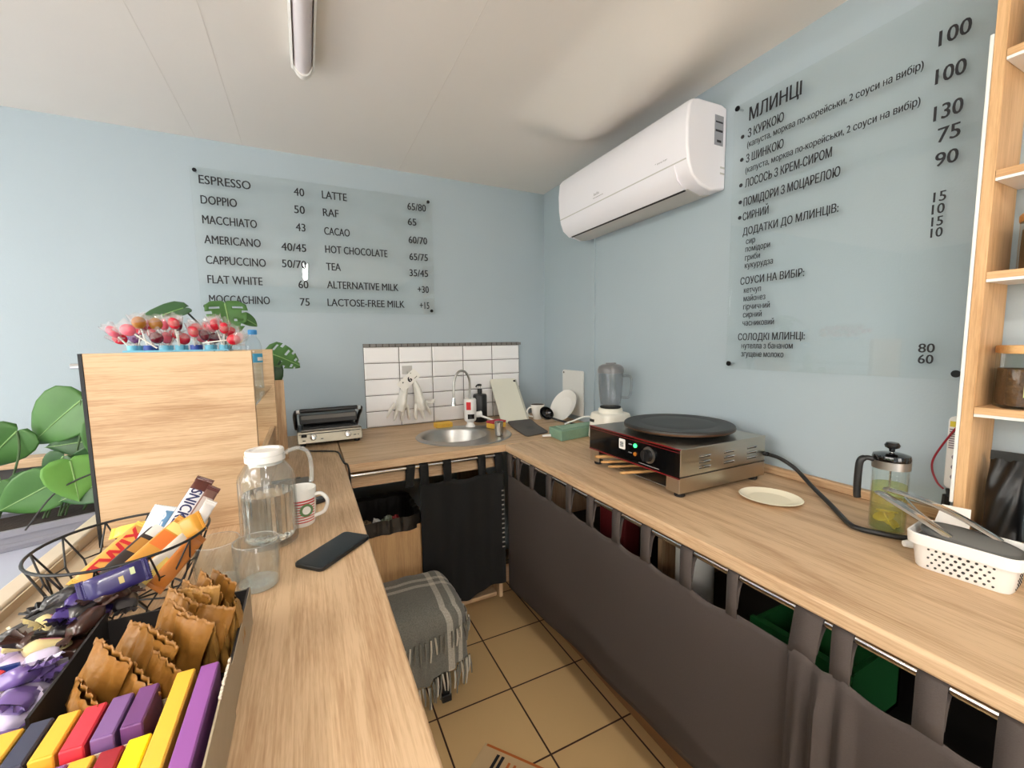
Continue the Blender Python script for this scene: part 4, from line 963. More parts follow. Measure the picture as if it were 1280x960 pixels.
# open wall shelf
t = thing('open_shelf', 'tall open oak shelf unit at the right edge holding jars and a black bag', 'shelf', (0, 0, 0))
MB().box(-0.125, -0.002, -1.995, -1.977, ZW + 0.0005, 2.235).build('side_board', 'shelf_wood', t, smooth=0, bevel=0.001)
MB().box(-0.125, -0.002, -2.62, -2.602, ZW + 0.0005, 2.235).build('side_board', 'shelf_wood', t, smooth=0, bevel=0.001)
for z0, z1 in ((1.160, 1.178), (1.440, 1.458), (1.640, 1.658), (1.868, 1.886), (2.10, 2.118)):
    o = MB().box(-0.125, -0.002, -2.6015, -1.9955, z0 + .003, z1 - .0005).build('shelf_board', 'shelf_wood_y', t, smooth=0, bevel=0.001)
    MB().box(-0.1245, -0.003, -2.601, -1.996, z0 - 0.003, z0 + .0028).build('light_strip', 'white', o, smooth=0)
MB().box(-0.1255, -0.108, -1.9765, -1.9705, 0.962, 1.925).build('light_strip', 'white', t, smooth=0, bevel=0.001)['label'] = 'white edge strip'
def bag(label, loc, rz, w, h, d):
    t = thing('foil_bag', label, 'bag', loc, rz)
    def fn(u, v):
        a = 2 * PI * u; z = v * h
        k = 1.0 if v < .55 else max(0.03, 1 - ((v - .55) / .45) ** 1.8)
        ww = w * (1 - 0.10 * math.sin(PI * min(1, v * 1.2))) if v < .6 else w * (0.9 - .05 * (v - .6))
        c, s_ = math.cos(a), math.sin(a)
        f = (abs(c) ** 3 + abs(s_) ** 3) ** (-1 / 3)
        return (ww * c * f * (1 + 0.03 * math.sin(9 * v + 3 * c)), d * s_ * f * k + 0.004 * math.sin(7 * c + 11 * v), z)
    b = MB(); b.grid(40, 24, fn, cu=True)
    b.add([fn(i / 40, 0) for i in range(40)], [list(range(40))])
    b.build('bag_body', 'blackbag', t, smooth=60)
    MB().box(-w * .86, w * .86, -0.002, 0.002, h - 0.004, h + 0.016).build('sealed_top', 'blackbag', t, smooth=0)
    return t
bag('black foil coffee bag standing nearest the side of the open shelf on the worktop', (-0.062, -2.036, ZW), 1.72, 0.030, 0.185, 0.040)
bag('dark bag standing right of the black foil bag at the picture edge', (-0.062, -2.112, ZW), 1.72, 0.033, 0.13, 0.036)
def jar(label, loc, R_, h, fill, lab):
    t = thing('glass_jar', label, 'jar', loc, 0.5)
    b = MB(); stack(b, [rsq(R_ * .98, 0, 6), rsq(R_, 0.004, 6), rsq(R_, h, 6)]); b.build('glass_body', 'glass', t, smooth=50)
    b = MB(); stack(b, [rsq(R_ * .93, 0.006, 6), rsq(R_ * .94, h * .4, 6), rsq(R_ * .92, h * fill, 6)])
    b.build('dried_tea', 'tea', t, smooth=50)
    b = MB(); stack(b, [rsq(R_ * 1.02, h + 0.0005, 6), rsq(R_ * 1.04, h + .003, 6), rsq(R_ * 1.04, h + .014, 6), rsq(R_ * 1.0, h + .017, 6)]); b.build('wooden_lid', 'lid_wood', t, smooth=40)
    if lab:
        MB().box(-R_ * 1.012, -R_ * 1.002, -R_ * .62, R_ * .40, h * .22, h * .88).build('paper_label', swatch('label_lime', (206, 214, 130)), t, smooth=0)
        MB().box(-R_ * 1.018, -R_ * 1.013, -R_ * .5, R_ * .25, h * .30, h * .42).build('label_band', swatch('label_green', (120, 160, 70)), t, smooth=0)
    return t
jar('square glass jar of dark dried tea with a lime label on the lower shelf', (-0.062, -2.052, 1.178), 0.042, 0.112, 0.72, True)
jar('square glass jar of dried herbs with bamboo lid on the shelf above the labelled jar', (-0.062, -2.068, 1.458), 0.042, 0.098, 0.85, False)
o = jar('square glass jar of dried tea on the topmost visible shelf', (-0.06, -2.075, 1.886), 0.040, 0.10, 0.85, False)

# ================================================================== BACK LEFT: GRILL
t = thing('contact_grill', 'silver and black contact grill standing where the bar meets the back wall', 'grill', (-1.310, -0.30, ZW + 0.0006), 0.03)
b = MB(); b.box(-0.135, 0.135, 0.0, 0.235, 0.012, 0.060); b.build('base', 'black', t, smooth=0, bevel=0.006)
b = MB(); b.add([(-0.136, -0.012, 0.014), (0.136, -0.012, 0.014), (0.136, 0.004, 0.066), (-0.136, 0.004, 0.066), (-0.136, 0.03, 0.014), (0.136, 0.03, 0.014), (0.136, 0.03, 0.066), (-0.136, 0.03, 0.066)], [(0, 1, 2, 3), (4, 7, 6, 5), (0, 4, 5, 1), (3, 2, 6, 7), (0, 3, 7, 4), (1, 5, 6, 2)]); b.build('front_panel', mat('grill_front_steel', S(150, 144, 130), 0.42, metal=1.0, noise=0.1, nscale=20), t, smooth=0, bevel=0.003)
for x in (-0.072, 0.072):
    k = MB().lathe([(0, 0), (0.0145, 0), (0.015, 0.003), (0.0125, 0.016), (0.010, 0.017), (0, 0.017)], 24).build('knob', 'chrome', t, loc=(x, -0.0055, 0.040), rot=(PI / 2 + -0.3, 0, 0))
b = MB(); b.box(-0.120, -0.098, -0.0105, -0.004, 0.044, 0.055); b.build('display', 'gloss_black', t, smooth=0)
b = MB(); b.box(-0.116, -0.104, -0.0125, -0.006, 0.027, 0.030); b.box(-0.042, -0.032, -0.0125, -0.006, 0.030, 0.033); b.box(0.098, 0.108, -0.0125, -0.006, 0.033, 0.036); b.box(0.116, 0.120, -0.0125, -0.006, 0.033, 0.036); b.build('panel_print', 'text', t, smooth=0)
for x in (-0.115, 0.115): 
    for y in (0.02, 0.21): MB().cyl(0.012, 0, 0.0125, x, y, 14).build('foot', 'rubber', t)
b = MB(); b.box(-0.118, 0.122, 0.012, 0.215, 0.066, 0.074)
for i in range(9): b.box(-0.108, 0.112, 0.02 + i * 0.021, 0.028 + i * 0.021, 0.074, 0.080)
b.build('lower_plate', 'black', t, smooth=0, bevel=0.002)
b = MB(); b.box(-0.122, 0.126, -0.008, 0.0115, 0.067, 0.076); b.build('plate_lip', swatch('plate_grey', (128, 126, 122), 0.4, metal=0.4), t, smooth=0, bevel=0.004)['label'] = 'grey front lip'
b = MB(); b.box(-0.122, 0.118, 0.006, 0.225, 0.099, 0.140)
for i in range(9): b.box(-0.108, 0.108, 0.03 + i * 0.021, 0.038 + i * 0.021, 0.093, 0.0988)
b.build('upper_plate', 'black', t, smooth=0, bevel=0.008)
MB().box(-0.116, 0.112, 0.0045, 0.0065, 0.120, 0.137).build('lid_strip', swatch('grill_grey', (96, 94, 90), 0.4, metal=0.5), t, smooth=0, bevel=0.0005)
for s in (-1, 1):
    MB().tube(bez([(s * 0.137, 0.20, 0.05), (s * 0.140, 0.13, 0.10), (s * 0.140, 0.05, 0.135), (s * 0.135, 0.0, 0.158)], 5), 0.009, 8).build('hinge_arm', 'black', t)
    MB().box(s * 0.128 - 0.008, s * 0.128 + 0.008, -0.008, 0.012, 0.150, 0.168).build('handle_end', 'chrome', t, smooth=0, bevel=0.002)
MB().tube([(-0.119, 0.002, 0.160), (0.119, 0.002, 0.160)], 0.0095, 12).build('handle_bar', 'black', t)
MB().tube(bez([(-1.43, -0.27, ZW + 0.0045), (-1.435, -0.34, ZW + 0.0045), (-1.40, -0.41, ZW + 0.0045), (-1.335, -0.45, ZW + 0.0045), (-1.295, -0.49, ZW + 0.0045), (-1.288, -0.60, ZW + 0.0045), (-1.283, -0.68, ZW + 0.0045), (-1.273, -0.712, ZW - 0.0), (-1.268, -0.716, ZW - 0.06), (-1.268, -0.716, ZW - 0.25)], 8), 0.0036, 8).xf((Matrix.Translation((-1.310, -0.30, ZW + 0.0006)) @ Matrix.Rotation(0.03, 4, 'Z')).inverted()).build('power_cord', 'cable', t)['label'] = 'thin black cord'

# ================================================================== BIN, STOOL, FLOOR PAPER
t = thing('waste_bin', 'oak-fronted waste bin with black liner under the left end of the worktop', 'bin', (0, 0, 0))
MB().box(-1.270, -0.988, -0.665, -0.650, 0.0, 0.582).build('front_board', 'bin_wood', t, smooth=0, bevel=0.001)
b = MB(); b.box(-1.270, -1.262, -0.649, -0.36, 0, 0.53); b.box(-0.996, -0.988, -0.649, -0.36, 0, 0.53); b.box(-1.261, -0.997, -0.368, -0.36, 0, 0.53); b.build('bin_wall', 'dark_under', t, smooth=0)
b = MB()
def liner(u, v):
    hx, hy = 0.131, 0.1475
    k = v * 3
    if k < 1: z = 0.565 + 0.060 * k; s = 1.06
    elif k < 2: z = 0.625 - 0.012 * (k - 1); s = 1.06 - 0.14 * (k - 1)
    else: z = 0.613 - 0.22 * (k - 2); s = 0.92 - 0.05 * (k - 2)
    a = 2 * PI * u; c, sn = math.cos(a), math.sin(a); f = (abs(c) ** 9 + abs(sn) ** 9) ** (-1 / 9)
    w = 0.0015 * math.sin(23 * a) + 0.001 * math.sin(41 * a + 2)
    return (-1.129 + (hx * s + w) * c * f, -0.514 + (hy * s + w) * sn * f, z + 0.002 * math.sin(13 * a))
b.grid(120, 16, liner, cu=True); b.build('bin_liner', 'binbag', t, smooth=50)['label'] = 'black plastic liner'
MB().box(-1.25, -1.01, -0.64, -0.39, 0.44, 0.50).build('liner_bottom', 'binbag', t, smooth=0)
def crumple(name, label, cat, c, r, m, amp=0.35, seed=1):
    rnd = random.Random(seed); t = thing(name, label, cat, c)
    b = MB(); b.blob((0, 0, 0), r, 14, 10)
    b.v = [tuple(Vector(p) * (1 + amp * (rnd.random() - .5))) for p in b.v]
    b.build(name + '_body', m, t, smooth=25); return t
crumple('tissue', 'crumpled white tissue lying in the waste bin', 'tissue', (-1.150, -0.58, 0.570), (0.018, 0.020, 0.045), 'paper', 0.4, 3).rotation_euler = (0.3, -0.6, 0)
crumple('wrapper', 'crumpled red wrapper lying in the waste bin', 'wrapper', (-1.085, -0.57, 0.570), (0.020, 0.016, 0.028), 'redtrim', 0.4, 4)
crumple('wrapper', 'crumpled clear greenish bag lying in the waste bin', 'wrapper', (-1.115, -0.55, 0.558), (0.030, 0.025, 0.035), swatch('bag_green', (120, 128, 110), 0.3), 0.4, 5)
crumple('wrapper', 'crumpled brown paper lying at the left of the waste bin', 'wrapper', (-1.205, -0.575, 0.562), (0.030, 0.028, 0.035), swatch('brown_paper', (110, 92, 66), 0.7), 0.4, 6)

STX, STY, STZ = -1.115, -0.865, 0.405
t = thing('stool', 'low black-legged stool hidden under the plaid blanket', 'stool', (STX, STY, 0))
MB().prism(rrect(-0.155, 0.155, -0.125, 0.115, 0.03), STZ - 0.06, STZ - 0.005).build('seat', 'black', t, bevel=0.006)
for x, y in ((0.125, -0.045), (0.125, 0.09), (-0.135, -0.045), (-0.135, 0.09)):
    b = MB(); b.box(x - 0.013, x + 0.013, y - 0.03, y + 0.016, 0, STZ - 0.061); b.build('leg', 'black', t, smooth=0, bevel=0.002)
b = MB(); b.box(0.107, 0.143, -0.085, 0.11, 0.0005, 0.028); b.build('skid', 'black', t, smooth=0, bevel=0.002)
def plaid():
    m, N, L, bs = new_mat('grey_plaid_wool')
    tc = N.new('ShaderNodeTexCoord'); sp = N.new('ShaderNodeSeparateXYZ'); L.new(tc.outputs['UV'], sp.inputs[0])
    def stripes(out, bands):
        tot = None
        for c, w in bands:
            s = N.new('ShaderNodeMath'); s.operation = 'SUBTRACT'; L.new(out, s.inputs[0]); s.inputs[1].default_value = c
            a = N.new('ShaderNodeMath'); a.operation = 'ABSOLUTE'; L.new(s.outputs[0], a.inputs[0])
            l = N.new('ShaderNodeMath'); l.operation = 'LESS_THAN'; L.new(a.outputs[0], l.inputs[0]); l.inputs[1].default_value = w
            if tot is None: tot = l.outputs[0]
            else:
                ad = N.new('ShaderNodeMath'); ad.operation = 'MAXIMUM'; L.new(tot, ad.inputs[0]); L.new(l.outputs[0], ad.inputs[1]); tot = ad.outputs[0]
        return tot
    sx = stripes(sp.outputs[0], PLX); sy = stripes(sp.outputs[1], PLY)
    ad = N.new('ShaderNodeMath'); ad.operation = 'ADD'; L.new(sx, ad.inputs[0]); L.new(sy, ad.inputs[1])
    mul = N.new('ShaderNodeMath'); mul.operation = 'MULTIPLY'; L.new(ad.outputs[0], mul.inputs[0]); mul.inputs[1].default_value = 0.55; mul.use_clamp = True
    nz = N.new('ShaderNodeTexNoise'); nz.inputs['Scale'].default_value = 260; L.new(tc.outputs['Object'], nz.inputs['Vector'])
    mx = N.new('ShaderNodeMix'); mx.data_type = 'RGBA'; mx.inputs[6].default_value = S(112, 112, 104); mx.inputs[7].default_value = S(206, 200, 186)
    L.new(mul.outputs[0], mx.inputs[0])
    m2 = N.new('ShaderNodeMix'); m2.data_type = 'RGBA'; m2.blend_type = 'OVERLAY'; m2.inputs[0].default_value = 0.5
    L.new(mx.outputs[2], m2.inputs[6]); L.new(nz.outputs[0], m2.inputs[7]); L.new(m2.outputs[2], bs.inputs['Base Color'])
    bs.inputs['Roughness'].default_value = 0.95; bs.inputs['Sheen Weight'].default_value = 0.2
    bp = N.new('ShaderNodeBump'); bp.inputs['Strength'].default_value = 0.4; bp.inputs['Distance'].default_value = 0.003
    L.new(nz.outputs[0], bp.inputs['Height']); L.new(bp.outputs[0], bs.inputs['Normal'])
    return m
PLX = [(-0.125, 0.010), (0.105, 0.010), (0.150, 0.010)]; PLY = [(0.005, 0.009), (0.045, 0.009)]
M['plaid'] = plaid()
M['plaid_light'] = mat('pale_wool_thread', S(196, 190, 176), 0.95, noise=0.1, nscale=200)
M['plaid_dark'] = mat('grey_wool_thread', S(120, 118, 108), 0.95, noise=0.15, nscale=200)
t = thing('blanket', 'grey plaid wool blanket with fringe draped over the low stool', 'blanket', (STX, STY, 0))
HX, HY0, HY1 = 0.170, -0.135, 0.128
def bfn(u, v):
    """blanket surface: v<.5 covers the seat, v>.5 hangs down around it"""
    a = 2 * PI * u; c, s_ = math.cos(a), math.sin(a)
    f = (abs(c) ** 6 + abs(s_) ** 6) ** (-1 / 6)
    hy = HY1 if s_ > 0 else -HY0
    bx_, by_ = HX * c * f, hy * s_ * f
    if v < 0.5:
        k = v / 0.5
        return Vector((bx_ * k, by_ * k, STZ + 0.022 * (1 - k ** 4) + 0.004 * math.sin(9 * bx_ * k * 6) * k))
    k = (v - 0.5) / 0.5
    dr = 0.235 if s_ < 0.2 else 0.30
    dr *= 1 + 0.10 * math.sin(3 * a + 1)
    out = 0.030 * math.sin(min(1, k * 3) * PI / 2) + 0.008 * math.sin(17 * a) * k + 0.004 * math.sin(31 * a + 1) * k
    n = Vector((c, s_, 0))
    p = Vector((bx_, by_, STZ)) + n * out
    p.z = STZ - dr * k ** 1.3
    return p
b = MB(); NU, NV = 128, 44
b.grid(NU, NV, bfn, cu=True)
o = b.build('cloth', 'plaid', t, smooth=60, weld=False)
uvl = o.data.uv_layers.new(name='UVMap')
fl = {}
for i in range(NU):
    for j in range(NV):
        v = j / (NV - 1); p = bfn(i / NU, min(v, .5))
        k = max(0, (v - .5) / .5) * 0.26; a = 2 * PI * i / NU
        cx_, sy_ = math.cos(a), math.sin(a)
        # cloth keeps its weave direction where it folds over the edge
        ex = k * (1 if cx_ > 0 else -1) if abs(cx_) > abs(sy_) * 1.0 else 0
        ey = k * (1 if sy_ > 0 else -1) if abs(sy_) >= abs(cx_) else 0
        fl[i * NV + j] = (p.x + ex, p.y + ey)
for lp in o.data.loops: uvl.data[lp.index].uv = fl[lp.vertex_index]
b = MB(); b2 = MB()
rnd = random.Random(5)
for i in range(150):
    u = 0.40 + 0.62 * i / 150 + rnd.uniform(-.001, .001)
    kk = i % 3
    v0 = 1.0 if kk else 0.70
    p = bfn(u % 1, v0); a = 2 * PI * u; n = Vector((math.cos(a), math.sin(a), 0))
    l = rnd.uniform(0.05, 0.095) if kk else rnd.uniform(0.04, 0.08)
    q = p + n * (0.006 + (0.0 if kk else 0.008))
    if q.z - l < 0.01: l = q.z - 0.012
    dx = rnd.uniform(-.012, .012)
    (b2 if i % 5 in (1, 3) else b).tube([q, q + n * 0.004 + Vector((dx * .4, dx * .3, -l * .5)), q + n * 0.002 + Vector((dx, dx, -l))], [0.0032, 0.0036, 0.0022], 6)
b.build('fringe', 'plaid_dark', t)['kind'] = 'stuff'
b2.build('fringe', 'plaid_light', t)['kind'] = 'stuff'

t = thing('paper_bag', 'flat printed cream paper bag lying on the tiles at the bottom edge', 'paper bag', (-0.985, -1.31, 0.0005), 0)
A_, B_, C_ = Vector((-0.925, -1.165)), Vector((-0.815, -1.30)), Vector((-1.20, -1.36))
ux = (B_ - A_).normalized(); uy = (C_ - A_).normalized()
def q2(u, v, z=0.0): p = A_ + ux * u + uy * v; return (p.x + 0.985, p.y + 1.31, z)
b = MB(); P4 = [q2(0, 0), q2(.34, 0), q2(.34, .30), q2(0, .30)]; b.prism([(p[0], p[1]) for p in P4], 0.0, 0.004); b.build('bag_body', swatch('bag_cream', (206, 178, 136), 0.7, noise=0.05, nscale=30), t, smooth=0)
b = MB(); b.prism([q2(*p)[:2] for p in ((.008, .0), (.34, .0), (.34, .008), (.008, .008))], 0.0041, 0.0046); b.build('edge_stripe', swatch('stripe_orange', (196, 108, 50), 0.7), t, smooth=0)
b = MB()
for k, (u0, l) in enumerate(((.055, .10), (.072, .085))): b.prism([q2(*p)[:2] for p in ((u0, .02), (u0 + .010, .02), (u0 + .010, .02 + l), (u0, .02 + l))], 0.0041, 0.0046)
b.build('print', 'text', t, smooth=0)
b = MB()
for k in range(4): b.prism([q2(*p)[:2] for p in ((.10 + k * .02, .03), (.108 + k * .02, .03), (.108 + k * .02, .20), (.10 + k * .02, .20))], 0.0041, 0.0046)
b.build('print', 'stripe_orange', t, smooth=0)

# ================================================================== BAR: DISPLAY CASE
CY0, CY1, CX0, CX1, CZ1 = -1.13, -0.50, -1.826, -1.512, 1.317
t = thing('display_case', 'oak-sided glass display case standing on the bar with lollipops on top', 'display case', (0, 0, 0))
MB().box(CX0, CX1, CY0, CY0 + 0.018, ZW, CZ1).build('side_panel', 'wood_x', t, smooth=0, bevel=0.001)
MB().box(CX0, CX1 + 0.006, CY1, CY1 + 0.018, ZW, CZ1).build('side_panel', 'wood_x', t, smooth=0, bevel=0.001)
MB().box(CX1 - 0.034, CX1 + 0.036, CY1 + 0.0185, CY1 + 0.034, ZW, 1.195).build('rear_batten', 'wood_z', t, smooth=0)
MB().box(CX0 + .006, CX1, CY0 + 0.0185, CY1 - .0005, ZW + .0005, ZW + 0.018).build('floor_board', 'wood_y', t, smooth=0)
MB().box(CX1 - 0.018, CX1 - 0.002, CY0 + 0.0185, CY1 - .0005, ZW + 0.0185, ZW + 0.14).build('rear_rail', 'wood_y', t, smooth=0)
MB().box(CX0 + 0.01, CX1 - 0.004, CY0 + 0.0185, CY1 - .0005, 1.172, 1.179).build('glass_shelf', swatch('x', (0, 0, 0)) and 'glass', t, smooth=0)
MB().box(CX0 - 0.004, CX0 + 0.001, CY0 + 0.0185, CY1 - .0005, ZW + 0.02, CZ1 - 0.004).build('front_glass', 'glass', t, smooth=0)
MB().prism([(CX0 + .002, CY0 + .0185), (-1.574, CY0 + .0185), (-1.574, -0.80), (-1.640, -0.80), (-1.640, CY1 - .0005), (CX0 + .002, CY1 - .0005)], CZ1 - 0.008, CZ1 - 0.001).build('top_glass', 'glass', t, smooth=0)
MB().box(CX0 - 0.007, CX0 - 0.0005, CY0 - 0.001, CY0 + 0.010, ZW - 0.0, CZ1).build('corner_profile', 'black', t, smooth=0)['label'] = 'black corner profile'
MB().cyl(0.006, 0, 0.022, n=14).build('glass_clamp', 'chrome', t, loc=(CX0 - 0.005, CY0 + 0.02, 1.29), rot=(0, -PI / 2, 0))

# small bottles
def bottle(label, x, y, z):
    t = thing('water_bottle', label, 'bottle', (x, y, z), 0, 'small water bottles on the display case')
    b = MB(); b.lathe([(0, 0.004), (0.012, 0.0), (0.0235, 0.003), (0.025, 0.010), (0.0235, 0.035), (0.0245, 0.05), (0.0235, 0.065), (0.025, 0.085), (0.025, 0.128), (0.0245, 0.15), (0.020, 0.168), (0.012, 0.180), (0.0108, 0.184), (0.0108, 0.192)], 28); b.build('bottle_body', 'pet', t)
    MB().lathe([(0, 0.005), (0.0225, 0.006), (0.0225, 0.115), (0, 0.115)], 24).build('water', 'pet', t)
    MB().lathe([(0, 0.1925), (0.0135, 0.1895), (0.0138, 0.191), (0.0138, 0.204), (0.012, 0.206), (0, 0.206)], 24).build('cap', 'blue', t)
    b = MB(); b.grid(24, 2, lambda u, v: (0.0256 * math.cos(2 * PI * u), 0.0256 * math.sin(2 * PI * u), 0.094 + 0.030 * v)); b.build('wrap_label', swatch('label_blue', (70, 170, 214), 0.4), t)
    b = MB(); b.grid(12, 2, lambda u, v: (0.0259 * math.cos(-1.1 + 1.1 * u), 0.0259 * math.sin(-1.1 + 1.1 * u), 0.100 + 0.012 * v)); b.build('label_print', 'paper', t)
    return t
bottle('small clear water bottle with blue cap standing at the open rear of the display case', -1.552, -0.66, 1.1795)
bottle('small water bottle half hidden behind the oak panel, nearest the lollipops', -1.604, -0.72, 1.1795)

# lollipops on top
cols = [('red', (206, 24, 46)), ('dark red', (104, 14, 34)), ('pink', (232, 104, 124)), ('orange', (226, 142, 50)), ('amber', (176, 116, 40)), ('purple', (112, 60, 120))]
holder = thing('lollipop_holder', 'low light blue lollipop holder on top of the display case', 'holder', (-1.70, -0.90, CZ1 + 0.0005))
b = MB(); b.box(-0.115, 0.115, -0.04, 0.04, 0.0, 0.004); b.build('base_plate', swatch('holder_blue', (120, 196, 222), 0.35), holder, smooth=0)
for i in range(7):
    x = -0.10 + i * 0.0335
    b = MB(); b.lathe([(0.008, 0.0041), (0.011, 0.0041), (0.011, 0.017), (0.0075, 0.017), (0.008, 0.0041)], 14, x, -0.02); b.lathe([(0.008, 0.0041), (0.011, 0.0041), (0.011, 0.017), (0.0075, 0.017), (0.008, 0.0041)], 14, x, 0.02)
    b.build('socket', 'holder_blue' if i % 3 != 1 else swatch('holder_navy', (58, 84, 170), 0.35), holder)
rnd = random.Random(11)
def lolly(c, base, head, n_):
    nm, rgb = cols[c]
    B_, H_ = Vector(base), Vector(head); d = H_ - B_; h = d.length
    t = thing('lollipop', '%s wrapped lollipop standing in the blue holder on the display case' % nm, 'lollipop', B_, 0, '%s wrapped lollipops on the display case' % nm)
    t.rotation_mode = 'QUATERNION'; t.rotation_quaternion = Vector((0, 0, 1)).rotation_difference(d.normalized()) @ Matrix.Rotation(n_ * 1.3, 3, 'Z').to_quaternion()
    MB().tube([(0, 0, 0), (0, 0, h - .012)], 0.0019, 8).build('stick', 'paper', t)
    MB().blob((0, 0, h), (0.0155, 0.0115, 0.0165), 16, 10).build('candy', swatch('candy_' + nm, rgb, 0.15, coat=0.5), t)
    def wf(u, v):
        a = 2 * PI * u; r = 0.0163 + 0.0025 * v + 0.0025 * math.sin(7 * a) * v
        return (r * math.cos(a), r * .78 * math.sin(a), h + 0.003 + 0.020 * v + 0.003 * math.sin(5 * a) * v)
    b = MB(); b.grid(28, 4, wf, cu=True)
    b.grid(20, 3, lambda u, v: ((0.004 + 0.005 * v) * math.cos(2 * PI * u) * (1 + .3 * math.sin(10 * PI * u)), (0.004 + 0.005 * v) * math.sin(2 * PI * u), h - 0.018 - 0.009 * v), cu=True)
    b.build('wrapper', 'wrap', t)
heads = []; tries = 0
while len(heads) < 34 and tries < 20000:
    tries += 1
    p = Vector((rnd.uniform(-1.835, -1.560), rnd.uniform(-0.985, -0.815), CZ1 + rnd.uniform(0.034, 0.078)))
    k = (p.x + 1.70) / 0.14
    if abs(k) > .75 and p.z > CZ1 + 0.062: continue
    if (p.x > -1.68 and p.y < -0.945 and p.z < CZ1 + .05): continue
    if p.x < -1.70 and p.y < -0.94 : continue
    if all((p - q).length > 0.0355 for q in heads): heads.append(p)
pal = [0, 0, 2, 0, 1, 0, 3, 0, 2, 0, 4, 0, 1, 0, 5, 0, 2]
for i, p in enumerate(heads):
    sx = -0.10 + round((max(-1.80, min(-1.60, p.x)) + 1.80) / 0.0335) * 0.0335
    sx = max(-0.10, min(0.101, sx)); sy = -0.02 if p.y < -0.90 else 0.02
    lolly(pal[i % 17], (-1.70 + sx + (p.x + 1.70 - sx) * .02, -0.90 + sy, CZ1 + 0.006), p, i)
def flatlolly(c, p, rot):
    nm, rgb = cols[c]
    t = thing('lollipop', ('%s wrapped lollipop lying flat at the %s end of the blue holder' % (nm, 'right' if p[0] > -1.68 else 'left')), 'lollipop', p, 0, None, rot)
    MB().tube([(0, 0, 0), (0, 0, 0.058)], 0.0019, 8).build('stick', 'paper', t)
    MB().blob((0, 0, 0.07), (0.015, 0.010, 0.016), 16, 10).build('candy', swatch('candy_' + nm, rgb, 0.15, coat=0.5), t)
    b = MB(); b.grid(24, 3, lambda u, v: ((0.016 + .003 * v + .002 * math.sin(14 * PI * u)) * math.cos(2 * PI * u), (0.011 + .003 * v) * math.sin(2 * PI * u), 0.072 + 0.022 * v), cu=True); b.build('wrapper', 'wrap', t)
flatlolly(0, (-1.635, -0.990, CZ1 + 0.022), (0.05, 1.45, 0.1))
flatlolly(2, (-1.735, -0.975, CZ1 + 0.010), (0.1, -0.85, 0.1))

# ================================================================== PLANTS
def leaf_mesh(L_, W_, m, parent, base, direction, normal, kind='heart', droop=0.25, name='leaf', holes=False):
    """blade starting at base, growing along direction; surface faces normal"""
    d = Vector(direction).normalized(); nrm = Vector(normal); nrm = (nrm - d * nrm.dot(d)).normalized(); s = d.cross(nrm)
    b = MB(); nu, nv = 25, 21
    def half(u):
        if kind == 'heart':
            pr = [(-0.10, 0.10), (-0.10, 0.30), (0.0, 0.46), (0.15, 0.50), (0.35, 0.47), (0.55, 0.38), (0.75, 0.24), (0.90, 0.10), (1.0, 0.0)]
        else:
            pr = [(-0.12, 0.12), (-0.10, 0.34), (0.02, 0.50), (0.2, 0.52), (0.45, 0.47), (0.65, 0.38), (0.82, 0.24), (0.94, 0.10), (1.0, 0.0)]
        k = u * (len(pr) - 1); i = min(int(k), len(pr) - 2); f = k - i; f = f
        return pr[i][0] * (1 - f) + pr[i + 1][0] * f, pr[i][1] * (1 - f) + pr[i + 1][1] * f
    vs = []; fs = []
    for i in range(nu):
        y, w = half(i / (nu - 1))
        for j in range(nv):
            k = (j / (nv - 1) - .5) * 2
            yy = y if y > 0 else y * abs(k) ** 0.5
            if kind != 'heart' and abs(k) > .5 and 0.2 < i / (nu - 1) < .95:
                pass
            z = 0.16 * W_ * abs(k) ** 1.3 * (w / .5) - droop * L_ * max(0, yy) ** 2 - 0.05 * W_ * k * k * 2
            p = Vector(base) + d * (yy * L_ + abs(k) * w * W_ * 0.10) + s * (k * w * W_) + nrm * z
            vs.append(p)
    for i in range(nu - 1):
        for j in range(nv - 1):
            if holes:
                k = abs(((j + .5) / (nv - 1) - .5) * 2); ii = i % 5
                if ii == 2 and 0.25 < k < 0.80 and 4 < i < 20: continue
                if ii == 4 and k > 0.72 and 6 < i < 22: continue
            fs.append((i * nv + j, i * nv + j + 1, (i + 1) * nv + j + 1, (i + 1) * nv + j))
    b.add(vs, fs)
    o = b.build(name, m, parent, solid=0.0012, soff=0, smooth=70)
    mid = [Vector(base) + d * (q * L_) + nrm * (-droop * L_ * q * q + 0.0012) for q in [i / 8 for i in range(9)]]
    MB().tube(mid, [0.0022 * (1 - .8 * i / 8) + .0004 for i in range(9)], 6).build('midrib', swatch('leaf_rib', (132, 168, 104), 0.5), o)
    return o

# planter on the customer table, heart-leaved climber
t = thing('customer_table', 'pale lavender table beyond the bar at the left edge', 'table', (0, 0, 0))
MB().prism(rrect(-3.3, -1.94, -1.30, -0.14, 0.02), 0.715, 0.74).build('table_top', 'tabletop', t, bevel=0.003)
for x, y in ((-3.2, -1.2), (-3.2, -0.24), (-2.04, -1.2), (-2.04, -0.24)): MB().cyl(0.02, 0, 0.7148, x, y, 12).build('leg', 'steel2', t)
t = thing('planter', 'grey trough planter on the lavender table full of heart-shaped leaves', 'planter', (-2.291, -0.5665, 0.7402), 0.355)
b = MB(); b.box(-0.46, 0.36, -0.11, -0.098, 0, 0.062); b.box(-0.46, 0.36, 0.098, 0.11, 0, 0.062); b.box(-0.46, -0.448, -0.097, 0.097, 0, 0.062); b.box(0.348, 0.36, -0.097, 0.097, 0, 0.062); b.box(-0.447, 0.347, -0.097, 0.097, 0.0, 0.02)
b.build('trough', 'planter', t, smooth=0, bevel=0.002)
